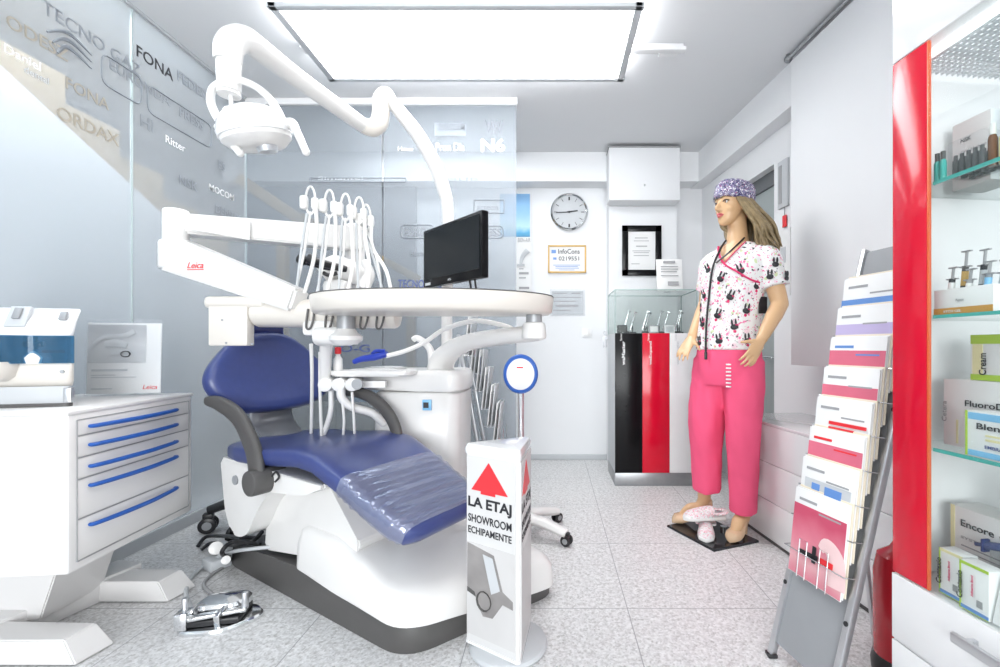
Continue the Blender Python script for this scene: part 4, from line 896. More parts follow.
# monitor on its post + lamp
POST = V(-0.545, 2.36, 0)
lampt = thing('dental_lamp', 'white operating lamp on a long curved jointed arm', 'dental lamp', (POST.x, POST.y, 0.88))
g = G(); p_top = P(385, 98, 2.3)
g.tube([V(POST.x, POST.y, 0.88), P(447, 300, 2.36), P(448, 215, 2.36), P(444, 190, 2.35), P(434, 163, 2.34), P(418, 135, 2.32), P(400, 112, 2.31), P(390, 100, 2.30)], [0.028, 0.028, 0.03, 0.034, 0.036, 0.036, 0.034, 0.03], 16); obj('curved_post', g, 'white', lampt, 70)
g = G(); g.tube([P(391, 101, 2.30), P(386, 94, 2.29), P(381, 99, 2.28), P(381, 112, 2.28), P(379, 123, 2.28), P(372, 128, 2.26), P(362, 125, 2.23)], [0.030, 0.034, 0.038, 0.042, 0.044, 0.042, 0.036], 16); obj('knuckle', g, 'cream', lampt, 70)
g = G(); g.tube([P(364, 126, 2.24), P(300, 80, 1.88), P(262, 51, 1.70), P(246, 40, 1.63), P(236, 40, 1.60), P(229, 47, 1.58), P(228, 62, 1.58)], [0.036, 0.038, 0.042, 0.045, 0.046, 0.045, 0.042], 18); obj('boom', g, 'white', lampt, 70)
g = G(); a = P(229, 55, 1.58); b = P(228, 92, 1.58); g.cyl(a, V(a.x, a.y, b.z), 0.038, 0.036, bev=0.004); g.cyl(V(a.x, a.y, b.z - 0.002), V(a.x, a.y, b.z - 0.012), 0.036); g.cyl(V(a.x + 0.006, a.y, b.z), V(a.x + 0.006, a.y, b.z - 0.05), 0.009, 0.005); obj('swivel_collar', g, 'white', lampt)
g = G(); YL = 1.575; g.tube([P(226, 128, YL), P(217, 117, YL), P(211, 103, YL), P(212, 90, YL), P(219, 83, YL), P(230, 80.5, YL), P(243, 81, YL), P(256, 87, YL), P(268, 97, YL), P(278, 112, YL), P(284, 127, YL)], [0.013, 0.014, 0.0135, 0.012, 0.011, 0.012, 0.012, 0.012, 0.013, 0.015, 0.015], 12, flat=1.0); obj('yoke', g, 'white', lampt, 70)
hc = P(255, 132, YL); ax = (V(0.18, 0.22, -1)).normalized()
g = G(); g.lathe([(0.0, -0.088), (0.04, -0.084), (0.078, -0.068), (0.105, -0.036), (0.116, 0.0), (0.114, 0.014), (0.10, 0.018)], hc, ax, 36, squash=1.0); hdm = obj('lamp_head', g, 'lacq', lampt, 60)
g = G(); g.lathe([(0.110, 0.0), (0.108, 0.02), (0.085, 0.042), (0.05, 0.05), (0, 0.052)], hc + ax * 0.008, ax, 36); obj('lens', g, 'white', hdm)
g = G(); g.lathe([(0.0, 0.0), (0.035, 0.0), (0.03, 0.026), (0.0, 0.03)], hc + ax * 0.045 + V(0.03, -0.01, 0), ax, 20); g.box(hc + ax * 0.036 + V(-0.03, -0.075, 0.0), (0.065, 0.02, 0.018), bev=0.006); g.box(hc + ax * 0.03 + V(0.065, -0.06, 0.012), (0.03, 0.02, 0.018), bev=0.006); obj('reflector', g, 'alu', hdm)
for pts in ([P(217, 125, YL), P(221, 129, YL), P(230, 141, YL - 0.03), P(240, 153, YL - 0.05)], [P(279, 127, YL), P(291, 123, YL), P(297, 132, YL - 0.01), P(306, 152, YL - 0.03)]):
    g = G(); g.tube(pts, [0.014, 0.017, 0.013, 0.012], 12); g.sphere(pts[-1], 0.0125); obj('handle', g, 'white', hdm, 70)

mo = thing('flat_monitor', 'black flat screen monitor turned left above the tray', 'monitor', (-0.47, 2.11, 1.29))
A = V(-0.65, 2.30, 0); B = V(-0.296, 1.93, 0); mu = (B - A).normalized(); mn = V(mu.y, -mu.x, 0)   # towards the viewer
X = Matrix((mu, -mn, EZ)).transposed(); L = (B - A).length; mc_ = (A + B) / 2 + EZ * 1.44
obj('casing', G().box(mc_ - mn * 0.018, (L, 0.035, 0.288), X, 0.006), 'gloss', mo)
obj('rear_bulge', G().box(mc_ - mn * 0.05, (L * 0.6, 0.04, 0.18), X, 0.015), 'black', mo)
obj('screen', G().box(mc_ + mn * 0.0005 + EZ * 0.012, (L - 0.036, 0.003, 0.232), X), 'screen', mo)
text('maker_mark', 'AOC', 'lgrey', mo, mc_ + mn * 0.0008 - EZ * 0.131 - mu * 0.018, mu, EZ, 0.010, 0.03, 0.01)
g = G(); g.box(mc_ + mn * 0.001 - EZ * 0.128 - mu * (L / 2 - 0.05), (0.05, 0.002, 0.012), X); obj('corner_sticker', g, 'lgrey', mo)
g = G(); g.bar(mc_ - mn * 0.06, V(POST.x, POST.y, 1.44), 0.05, 0.05); g.cyl(V(POST.x, POST.y, 1.38), V(POST.x, POST.y, 1.50), 0.042); obj('wall_bracket', g, 'black', mo)
for k in (0.10, 0.14): obj('cable', G().tube([mc_ + mu * k - EZ * 0.13 - mn * 0.04, mc_ + mu * (k - 0.005) - EZ * 0.165 - mn * 0.05, mc_ + mu * (k - 0.03) - EZ * 0.19 - mn * 0.06, V(POST.x + 0.03, POST.y, 1.22)], 0.005, 8), 'black', mo)

# small bottle on assistant tray
t = thing('liquid_bottle', 'small white bottle with red cap on the small side tray', 'bottle', P(338, 367, 2.12))
b0 = P(338, 369, 2.12); b0.z = P(374, 371, 2.14).z + 0.002
obj('bottle_body', G().lathe([(0, 0), (0.018, 0), (0.02, 0.01), (0.019, 0.055), (0.01, 0.07), (0.01, 0.08)], b0), 'white', t); obj('cap', G().cyl(b0 + EZ * 0.078, b0 + EZ * 0.11, 0.014, bev=0.003), 'redp', t)

# ================================================================ FOOT CONTROLS, CABLES, STOOLS
pc = F(220, 622); pd = thing('foot_pedal', 'chrome foot control lying on the floor beside chair', 'foot pedal', (pc.x, pc.y, 0))
X = Matrix.Rotation(R(12), 3, 'Z')
def pp(x, y, z): return V(pc.x, pc.y, 0) + X @ V(x, y, z)
g = G(); g.loft([[pp(p[0] * k, p[1] * k, z) for p in rounded([(-0.12, -0.07), (0.04, -0.09), (0.15, 0.0), (0.10, 0.08), (-0.08, 0.08)], 0.05, 5)] for k, z in ((1.0, 0.0), (1.0, 0.012), (0.95, 0.018), (0.6, 0.02))]); obj('base_plate', g, 'chrome', pd)
g = G(); g.loft([[pp(0.0 + p[0] * k, 0.03 + p[1] * k, z) for p in rounded([(-0.09, -0.05), (0.07, -0.05), (0.09, 0.05), (-0.07, 0.05)], 0.04, 5)] for k, z in ((0.9, 0.02), (1.0, 0.03), (1.0, 0.062), (0.9, 0.072), (0.5, 0.076))]); obj('pedal_dome', g, 'chrome', pd)
g = G(); g.bar(pp(-0.10, -0.055, 0.05), pp(0.10, -0.03, 0.055), 0.03, 0.012, bev=0.003); g.bar(pp(0.02, -0.07, 0.035), pp(0.03, 0.02, 0.05), 0.02, 0.05, bev=0.003); g.box(pp(-0.09, -0.05, 0.05), (0.04, 0.05, 0.06), X, 0.006); obj('pedal_lever', g, 'chrome', pd)
for x, y in ((-0.10, -0.02), (0.09, -0.02)): obj('button', G().cyl(pp(x, y, 0.05), pp(x, y, 0.11), 0.011, bev=0.003), 'alu', pd)
g = G(); g.box(pp(0.0, 0.0, 0.031), (0.17, 0.12, 0.02), X, 0.004); obj('shadow_gap', g, 'black', pd)
def zf(px, py, z): 
    Y = FPX * (EYE - z) / (py - CY); return P(px, py, Y)
g = G(); g.tube([pp(-0.10, 0.03, 0.03), zf(190, 605, 0.012), zf(186, 590, 0.012), zf(193, 575, 0.012), zf(212, 560, 0.03), zf(232, 552, 0.10), zf(250, 549, 0.14), zf(275, 547, 0.145), zf(293, 548, 0.14)], 0.008, 10); tag(obj('floor_cable', g, 'lgrey'), 'grey cable looping from foot pedal over the black chair base', 'cable')
g = G(); g.tube([pp(-0.03, 0.09, 0.03), zf(204, 586, 0.008), zf(211, 575, 0.008), zf(224, 566, 0.008), zf(227, 556, 0.01)], 0.0065, 10); tag(obj('floor_cable', g, 'greyp'), 'thin grey cord running behind the foot pedal', 'cable')
cnr = zf(220, 556, 0.0); t = thing('connection_box', 'white plumbing connection box with black cables beside chair base', 'connection box', (cnr.x, cnr.y, 0))
g = G(); g.box(zf(217, 562, 0.025), (0.09, 0.09, 0.05), Matrix.Rotation(R(-30), 3, 'Z'), 0.01); g.box(zf(222, 548, 0.09), (0.08, 0.06, 0.04), Matrix.Rotation(R(-30), 3, 'Z'), 0.008); obj('housing', g, 'lgrey', t)
g = G(); g.cyl(zf(216, 548, 0.05), zf(216, 548, 0.12), 0.028, bev=0.006); g.cyl(zf(226, 560, 0.03), zf(226, 560, 0.1), 0.018, bev=0.004); obj('valve', g, 'white', t)
for pts in ([zf(198, 546, 0.01), zf(206, 537, 0.03), zf(222, 536, 0.06), zf(238, 537, 0.13), zf(255, 538, 0.145)], [zf(201, 550, 0.012), zf(212, 543, 0.04), zf(232, 545, 0.12), zf(252, 541, 0.15), zf(262, 532, 0.16)], [zf(230, 560, 0.03), zf(222, 552, 0.12), zf(235, 541, 0.15), zf(260, 545, 0.14)]):
    obj('cable', G().tube(pts, 0.009, 8), 'black', t)

def star_base(t, c, n, rad, a0, legm, hub_z, leg_r=0.026, q=1.0):
    for k in range(n):
        a = R(a0 + k * 360 / n); d = V(math.cos(a), math.sin(a), 0); e = c + d * rad
        g = G(); g.tube([c + d * 0.02 + EZ * hub_z, c + d * rad * 0.5 + EZ * (hub_z - 0.008), e + EZ * (hub_z - 0.04)], [leg_r * 1.25, leg_r * 1.05, leg_r * 0.8], 12, flat=0.75, up=EZ); lg = obj('leg', g, legm, t)
        g = G(); sd = EZ.cross(d); cc_ = e + EZ * (0.0285 * q)
        g.cyl(cc_ - sd * 0.022 * q, cc_ - sd * 0.008 * q, 0.0275 * q, bev=0.005); g.cyl(cc_ + sd * 0.008 * q, cc_ + sd * 0.022 * q, 0.0275 * q, bev=0.005); g.cyl(cc_ - sd * 0.01 * q, cc_ + sd * 0.01 * q, 0.01 * q); g.box(cc_ + EZ * 0.024 * q, (0.03 * q, 0.03 * q, 0.03 * q), Matrix.Rotation(a, 3, 'Z'), 0.005); cs = obj('caster', g, 'black', lg)
        g = G(); g.cyl(cc_ - sd * 0.0235 * q, cc_ - sd * 0.021 * q, 0.014 * q); g.cyl(cc_ + sd * 0.021 * q, cc_ + sd * 0.0235 * q, 0.014 * q); obj('caster_cap', g, 'grey', cs)
pl = thing('whitening_lamp', 'mobile lamp with blue oval head on castered star base', 'lamp stand', (-0.165, 2.42, 0))
LC = V(-0.165, 2.42, 0)
star_base(pl, LC, 5, 0.27, -28, 'white', 0.10, 0.034)
obj('hub', G().lathe([(0, 0.05), (0.06, 0.05), (0.065, 0.08), (0.05, 0.13), (0.03, 0.15), (0, 0.15)], LC), 'white', pl)
obj('pole', G().cyl(LC + EZ * 0.12, LC + EZ * 0.80, 0.0165), 'chrome', pl)
hz_ = V(LC.x, 2.40, 1 - 27 * 2.4 / FPX)
g = G(); g.lathe([(0.0, -0.02), (0.06, -0.022), (0.088, -0.012), (0.092, 0.0), (0.086, 0.012), (0.072, 0.016)], hz_, V(0, -1, 0.0), 40, squash=1.13); obj('lamp_shell', g, 'bluep', pl)
g = G(); g.lathe([(0.074, 0.0), (0.073, 0.017), (0.06, 0.021), (0.0, 0.022)], hz_, V(0, -1, 0), 40, squash=1.13); fcx = obj('front_panel', g, 'lacq', pl)
g = G(); lines(g, hz_ + V(-0.02, -0.0225, 0.035), EX, EZ, Yn, [(0, 0.035, 0, 0.010)]); obj('red_mark', g, 'redp', fcx)
g = G(); lines(g, hz_ + V(-0.03, -0.0225, 0.015), EX, EZ, Yn, [(0, 0.06, 0, 0.005), (0.01, 0.05, -0.012, 0.003)]); obj('printed_lines', g, 'lgrey', fcx)

so = F(204, 533); SCN = V(-1.63, 2.56, 0)
sl = thing('dental_stool', 'stool with black castered star base behind dental chair', 'stool', SCN)
ang0 = math.degrees(math.atan2(so.y - SCN.y, so.x - SCN.x))
star_base(sl, SCN, 5, 0.245, ang0, 'black', 0.16, 0.036, 1.55)
obj('gas_lift', G().cyl(SCN + EZ * 0.1, SCN + EZ * 0.36, 0.025), 'chrome', sl)
obj('seat', G().lathe([(0, 0.35), (0.12, 0.35), (0.16, 0.365), (0.165, 0.40), (0.15, 0.415), (0.0, 0.42)], SCN), 'navy', sl)

# ================================================================ TOTEM
TL, TR = V(-0.292, 1.512, 0), V(-0.098, 1.39, 0); TB = V(-0.075, 1.625, 0)
tt = thing('advertising_totem', 'three sided advertising totem with red arrow in front of chair', 'sign', (-0.15, 1.52, 0))
tri = [(TL.x, TL.y), (TR.x, TR.y), (TB.x, TB.y)]
cenT = V(sum(p[0] for p in tri) / 3, sum(p[1] for p in tri) / 3, 0)
def tri_ring(k, z, r=0.022): return [V(cenT.x + (p[0] - cenT.x) * k, cenT.y + (p[1] - cenT.y) * k, z) for p in rounded(tri, r, 5)]
obj('base_disc', G().lathe([(0.0, 0.0), (0.125, 0.0), (0.13, 0.01), (0.125, 0.02), (0.11, 0.026), (0, 0.03)], (cenT.x + 0.01, cenT.y + 0.015, 0), seg=40), 'lgrey', tt)
g = G(); g.loft([tri_ring(0.98, 0.028), tri_ring(1.0, 0.034), tri_ring(1.0, 0.645), tri_ring(1.0, 0.652)]); bd = obj('panel_body', g, 'white', tt, 50)
g = G(); g.loft([tri_ring(1.03, 0.65), tri_ring(1.04, 0.655), tri_ring(1.04, 0.668), tri_ring(0.98, 0.682), tri_ring(0.6, 0.688)]); obj('top_cap', g, 'lacq', tt, 50)
g = G(); g.loft([tri_ring(1.03, 0.027), tri_ring(1.03, 0.036), tri_ring(0.9, 0.037)]); obj('bottom_cap', g, 'lacq', tt, 50)
fu = (TR - TL).normalized(); fnn = V(fu.y, -fu.x, 0); FW = (TR - TL).length
X = Matrix((fu, -fnn, EZ)).transposed()
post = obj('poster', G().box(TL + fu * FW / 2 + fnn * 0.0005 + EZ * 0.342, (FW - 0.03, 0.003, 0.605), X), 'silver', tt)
def tp(a, z, d=0.0025): return TL + fu * a + fnn * d + EZ * z
g = G(); g.prism([(0.035, 0.535), (0.075, 0.535), (0.075, 0.526), (0.135, 0.526), (0.135, 0.535), (0.185, 0.535), (0.108, 0.63)], TL + fnn * 0.002, fu, EZ, 0.0012); obj('arrow', g, 'redp', post)
text('poster_lettering', 'LA ETAJ', 'ink', post, tp(0.022, 0.470, 0.002), fu, EZ, 0.043, 0.178, 0.03)
text('poster_lettering', 'SHOWROOM', 'ink', post, tp(0.022, 0.430, 0.002), fu, EZ, 0.026, 0.178, 0.017)
text('poster_lettering', 'ECHIPAMENTE', 'ink', post, tp(0.022, 0.393, 0.002), fu, EZ, 0.023, 0.178, 0.016)
obj('poster_picture', G().box(tp(FW / 2, 0.212, 0.0022), (FW - 0.034, 0.0015, 0.30), X), mat('silver_print', (0.60, 0.59, 0.585), 0.4, var=0.12, scale=6), post)
g = G(); g.prism([(0.018, 0.36), (0.13, 0.34), (0.165, 0.235), (0.205, 0.215), (0.205, 0.19), (0.165, 0.195), (0.125, 0.14), (0.085, 0.135), (0.06, 0.17), (0.05, 0.205), (0.018, 0.215)], TL + fnn * 0.0028, fu, EZ, 0.0008); obj('printed_machine', g, mat('machine_print', (0.27, 0.255, 0.25), 0.4, var=0.45, scale=9), post)
g = G(); g.tube([tp(0.09 + 0.028 * math.cos(k * 0.5236), 0.185 + 0.03 * math.sin(k * 0.5236), 0.0038) for k in range(12)], 0.006, 6, smooth=0, closed=True, flat=0.3); obj('printed_ring', g, 'dgrey', post)
g = G(); g.prism([(0.085, 0.335), (0.125, 0.33), (0.155, 0.235), (0.12, 0.215)], TL + fnn * 0.0038, fu, EZ, 0.0006); obj('printed_panel', g, 'lgrey', post)
g = G(); g.prism([(0.018, 0.215), (0.05, 0.205), (0.055, 0.19), (0.018, 0.20)], TL + fnn * 0.0038, fu, EZ, 0.0006); obj('printed_base', g, 'dgrey', post)
# right-hand poster with the same arrow
fu2 = (TB - TR).normalized(); fn2 = V(fu2.y, -fu2.x, 0); FW2 = (TB - TR).length; X2 = Matrix((fu2, -fn2, EZ)).transposed()
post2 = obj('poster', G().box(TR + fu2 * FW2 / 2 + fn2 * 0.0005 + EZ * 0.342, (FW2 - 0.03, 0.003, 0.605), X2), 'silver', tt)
g = G(); g.prism([(0.035, 0.535), (0.075, 0.535), (0.075, 0.526), (0.135, 0.526), (0.135, 0.535), (0.185, 0.535), (0.108, 0.63)], TR + fn2 * 0.002, fu2, EZ, 0.0012); obj('arrow', g, 'redp', post2)
for s, z, h in (('LA ETAJ', 0.470, 0.043), ('SHOWROOM', 0.430, 0.026), ('ECHIPAMENTE', 0.393, 0.023)): text('poster_lettering', s, 'ink', post2, TR + fu2 * 0.024 + EZ * z + fn2 * 0.002, fu2, EZ, h, 0.18, 0.012)
obj('poster_picture', G().box(TR + fu2 * FW2 / 2 + fn2 * 0.0022 + EZ * 0.212, (FW2 - 0.034, 0.0015, 0.30), X2), MATS['silver_print'], post2)

# ================================================================ RIGHT SIDE: low cabinet, hanging panel, extinguisher
def xl_(Y): return 1.385 - SL * Y
def K3(fx, s, t, z): return V(fx(s), s, z) + qW * t
lc = thing('low_drawer_cabinet', 'long low white cabinet with three drawer rows at right', 'cabinet', K3(xl_, 1.9, 0.2, 0))
Xr = Matrix((qW, dW, EZ)).transposed()
ya, yb = 1.30, 2.66
mid = K3(xl_, (ya + yb) / 2, 0, 0); Ln = (yb - ya) / dW.y
obj('carcass', G().box(mid + qW * 0.215 + EZ * 0.30, (0.39, Ln, 0.59), Xr, 0.003), 'lacq', lc)
obj('worktop', G().box(mid + qW * 0.205 + EZ * 0.6035, (0.415, Ln + 0.006, 0.014), Xr, 0.003), 'lacq', lc)
obj('toe_strip', G().box(mid + qW * 0.015 + EZ * 0.006, (0.02, Ln, 0.012), Xr), 'dgrey', lc)
for k in range(3):
    for j in range(2):
        c = K3(xl_, ya + (j + 0.5) * (yb - ya) / 2, 0.009, 0.018 + 0.193 * (k + 0.5)); obj('drawer', G().box(c, (0.02, Ln / 2 - 0.003, 0.190), Xr, 0.002), 'lacq', lc)
def xp_(Y): return 1.645 - SL * Y
hp_ = thing('room_divider', 'tall white sliding divider hanging from a ceiling rail at right', 'divider', K3(xp_, 1.9, 0, 0.9))
y0, y1 = 0.5, 2.57; m0 = K3(xp_, (y0 + y1) / 2, 0.012, 0)
obj('panel', G().box(m0 + EZ * 1.755, (0.02, (y1 - y0) / dW.y, 1.71), Xr, 0.002), 'wall', hp_)
g = G(); g.cyl(K3(xp_, y0, 0.0, 2.635), K3(xp_, y1 + 0.02, 0.0, 2.635), 0.011, seg=14); obj('rail', g, 'grey', hp_)
g = G(); e = K3(xp_, y1 + 0.02, 0.0, 2.635); g.sphere(e, 0.022); g.cyl(e, e + EZ * 0.025, 0.012); obj('rail_end', g, 'steel', hp_)
# notices on the right wall beyond the panel
t = thing('wall_notice', 'white drawing notice on right wall beside the door', 'notice', K3(xw, 2.9, -0.01, 1.2))
c = K3(xw, 2.885, -0.004, 1.53); obj('notice_sheet', G().box(c, (0.005, 0.14, 0.42), Xr), 'paper', t)
g = G(); g.box(c - qW * 0.004 + EZ * 0.05, (0.003, 0.05, 0.10), Xr); g.box(c - qW * 0.004 - EZ * 0.08, (0.003, 0.08, 0.05), Xr); obj('printed_drawing', g, 'lgrey', t)
t = thing('wall_thermostat', 'tall grey slotted vent cover high beside the door', 'vent', K3(xw, 2.9, -0.01, 1.9))
c = K3(xw, 2.88, -0.008, 2.03); obj('cover', G().box(c, (0.016, 0.10, 0.30), Xr, 0.003), 'lgrey', t); obj('slot', G().box(c - qW * 0.009 + dW * 0.02, (0.004, 0.03, 0.24), Xr), 'greyp', t)
t = thing('key_fob', 'small red tag hanging by the vent cover', 'tag', K3(xw, 2.87, -0.01, 1.78)); obj('tag', G().box(K3(xw, 2.865, -0.01, 1.79), (0.01, 0.035, 0.075), Xr, 0.003), 'redp', t); obj('cord', G().cyl(K3(xw, 2.865, -0.01, 1.82), K3(xw, 2.865, -0.01, 1.88), 0.002, seg=6), 'ink', t)
# fire extinguisher
FC = V(1.068, 1.395, 0); fe = thing('fire_extinguisher', 'red fire extinguisher on the floor beside glass cabinet', 'fire extinguisher', FC)
obj('cylinder', G().lathe([(0, 0.03), (0.066, 0.03), (0.072, 0.045), (0.072, 0.31), (0.062, 0.36), (0.03, 0.385), (0.022, 0.40), (0, 0.40)], FC, EZ, 32), 'redx', fe)
obj('foot_ring', G().lathe([(0.0, 0), (0.076, 0), (0.078, 0.03), (0.072, 0.06), (0, 0.06)], FC, EZ, 32), 'black', fe)
g = G(); g.cyl(FC + EZ * 0.395, FC + EZ * 0.43, 0.02); g.bar(FC + V(0.0, 0, 0.435), FC + V(0.1, 0.02, 0.45), 0.02, 0.012); g.bar(FC + V(0.0, 0, 0.455), FC + V(0.09, 0.02, 0.485), 0.02, 0.01); obj('valve_handle', g, 'black', fe)
g = G(); g.tube([FC + V(0.01, -0.01, 0.42), FC + V(0.07, -0.05, 0.41), FC + V(0.083, -0.045, 0.3), FC + V(0.083, -0.03, 0.1)], 0.008, 8); obj('hose', g, 'black', fe)

# ================================================================ BROCHURE STANDS
def brochure_stand(L, Rr, lean, H, label, tiers, group, panelm, s0=0.295, step=0.1, bw=0.20, bh=0.265, first='x'):
    L = V(*L, 0); Rr = V(*Rr, 0); ew = (Rr - L).normalized(); Wd = (Rr - L).length
    perp = V(-ew.y, ew.x, 0)
    if perp.x < 0: perp = -perp
    up = (perp * lean + EZ * H); Lt = up.length; up.normalize(); nn = ew.cross(up)
    if nn.x > 0: nn = -nn
    t = thing('brochure_stand', label, 'brochure stand', (L + Rr) / 2)
    for p in (L, Rr): obj('side_rail', G().bar(p + up * 0.0 + EZ * 0.004, p + up * Lt, 0.022, 0.020, up=ew, bev=0.003), 'alu', t)
    X = Matrix((ew, up, ew.cross(up))).transposed(); mid = (L + Rr) / 2
    obj('back_panel', G().box(mid + up * Lt * 0.5 + up * 0.02, (Wd - 0.02, Lt - 0.06, 0.006), X), panelm, t)
    g = G()
    for p in (L, Rr): 
        for s in (0.24, 0.85): g.cyl(p + up * s + nn * 0.010, p + up * s + nn * 0.014, 0.007, seg=12)
    obj('bolt', g, 'black', t)
    g = G()
    for p in (L, Rr): g.box(p + EZ * 0.006, (0.03, 0.03, 0.012), bev=0.003)
    obj('rubber_foot', g, 'black', t)
    foot0 = mid + perp * (lean + 0.12); g = G()
    for p in (L, Rr): g.bar(p + up * (Lt * 0.72) - nn * 0.015, p + perp * (lean * 0.72 + 0.14) + EZ * 0.01, 0.014, 0.014, bev=0.002)
    obj('rear_leg', g, 'alu', t)
    ta = R(9); upb_ = (up * math.cos(ta) + nn * math.sin(ta)); nb_ = (nn * math.cos(ta) - up * math.sin(ta))
    Xb = Matrix((ew, upb_, ew.cross(upb_))).transposed()
    for i, spec in enumerate(tiers):
        s = s0 + step * i; o = mid + up * s + nn * 0.012 - ew * bw / 2
        g = G(); hgt = 0.115
        for a in (0.045, bw - 0.075):
            b = o + ew * a; f = b + nb_ * 0.026 - upb_ * 0.004
            g.tube([b - nn * 0.008, f, f + upb_ * hgt, f + upb_ * hgt + ew * 0.03, f + ew * 0.03, b + ew * 0.03 - nn * 0.008], 0.0018, 6, smooth=0)
        g.tube([o - nb_ * 0.002 + upb_ * 0.07 - ew * 0.02, o + nb_ * 0.027 + upb_ * 0.07 - ew * 0.015, o + nb_ * 0.027 + upb_ * 0.07 + ew * (bw + 0.015), o - nb_ * 0.002 + upb_ * 0.07 + ew * (bw + 0.02)], 0.0018, 6, smooth=0)
        obj('wire_pocket', g, 'chrome', t)
        lab, hm, bm_, head, extra = spec
        for k in range(2):
            c = o + ew * (bw / 2 + 0.004 * (1 - k)) + upb_ * (bh / 2 + 0.006 * (1 - k)) + nb_ * (0.004 + 0.005 * k)
            br = obj('brochure', G().box(c, (bw, bh, 0.004), Xb, 0.0008), 'paper2' if k == 0 else 'paper'); tag(br, 'spare brochures behind the ' + lab, 'brochure', group)
        c = o + ew * (bw / 2) + upb_ * (bh / 2 - 0.004) + nb_ * 0.0155
        br = obj('brochure', G().box(c, (bw, bh, 0.004), Xb, 0.0008), 'paper'); tag(br, lab, 'brochure', group)
        if bm_:
            h2 = bh * (1 - head) - 0.004; obj('cover_picture', G().box(c - upb_ * (bh / 2 - h2 / 2 - 0.002) + nb_ * 0.0023, (bw - 0.002, h2, 0.001), Xb), bm_, br)
        g = G(); oo = c - ew * bw / 2 + upb_ * (bh / 2) + nb_ * 0.0022
        lines(g, oo, ew, upb_, nb_, [(0.02, 0.09, -0.03, 0.008), (0.10, 0.18, -0.055, 0.005)]); obj('title_lines', g, hm, br)
        if extra == 'hand':
            o3 = c + nb_ * 0.004 - upb_ * 0.05 + ew * 0.02
            g = G(); g.tube([o3 + ew * 0.065 - upb_ * 0.055, o3 + ew * 0.055 + upb_ * 0.02, o3 + ew * 0.02 + upb_ * 0.05, o3 - ew * 0.0 + upb_ * 0.03], [0.03, 0.03, 0.02, 0.012], 10, flat=0.06, up=nb_); obj('printed_hand', g, mat('pale_hand_print', (0.84, 0.60, 0.60), 0.5), br)
            g = G(); g.bar(o3 - ew * 0.075 + upb_ * -0.005 + nb_ * 0.003, o3 - ew * 0.005 - upb_ * 0.0 + nb_ * 0.003, 0.014, 0.001, up=nb_); g.bar(o3 - ew * 0.02 - upb_ * 0.02 + nb_ * 0.003, o3 - ew * 0.02 + upb_ * 0.03 + nb_ * 0.003, 0.014, 0.001, up=nb_); obj('printed_tool', g, 'ink', br)
            g = G(); g.bar(o3 + nb_ * 0.003, o3 + ew * 0.05 + nb_ * 0.003, 0.016, 0.001, up=nb_); obj('printed_grip', g, 'redp', br)
        if extra == 'red': 
            g = G(); lines(g, oo, ew, upb_, nb_, [(0.06, 0.19, -0.075, 0.010), (0.06, 0.15, -0.09, 0.006)], th=0.003); obj('red_title', g, 'redp', br)
        if extra == 'blue':
            g = G(); lines(g, oo, ew, upb_, nb_, [(0.0, bw, -0.085, 0.028)], th=0.002); obj('blue_band', g, 'bluepr', br)
        if extra == 'photo':
            g = G(); lines(g, oo, ew, upb_, nb_, [(0.02, 0.19, -0.09, 0.06)], th=0.002); obj('grey_photo', g, 'lgrey', br)
            g = G(); lines(g, oo, ew, upb_, nb_, [(0.05, 0.08, -0.08, 0.02), (0.10, 0.16, -0.085, 0.03)], th=0.003); obj('blue_detail', g, 'bluepr', br)
    return t
tiers = [('pink brochure with hand holding instrument, lowest in the rack', 'greyp', 'handpic', 0.17, 'hand'),
         ('white brochure with small grey photo, second tier from bottom', 'greyp', None, 0.3, 'photo'),
         ('dark pink brochure with white heading, third tier from bottom', 'redp', 'pinkp', 0.16, ''),
         ('plain white brochure with red title, fourth tier from bottom', 'greyp', None, 0.3, 'red'),
         ('white brochure with pink lower half, fourth tier from top', 'greyp', 'pinkp', 0.2, ''),
         ('red and white brochure on the third tier from top', 'bluepr', 'pinkp', 0.15, ''),
         ('lilac brochure with white heading on the second tier', 'greyp', 'lilac', 0.2, ''),
         ('white brochure with blue band, topmost in the rack', 'greyp', None, 0.3, 'blue')]
brochure_stand((0.71, 1.476), (0.761, 1.249), 0.37, 1.33, 'grey leaning brochure stand with wire pockets by right cabinet', tiers, 'brochures in the right hand rack', mat('stand_grey_board', (0.30, 0.31, 0.325), 0.5))
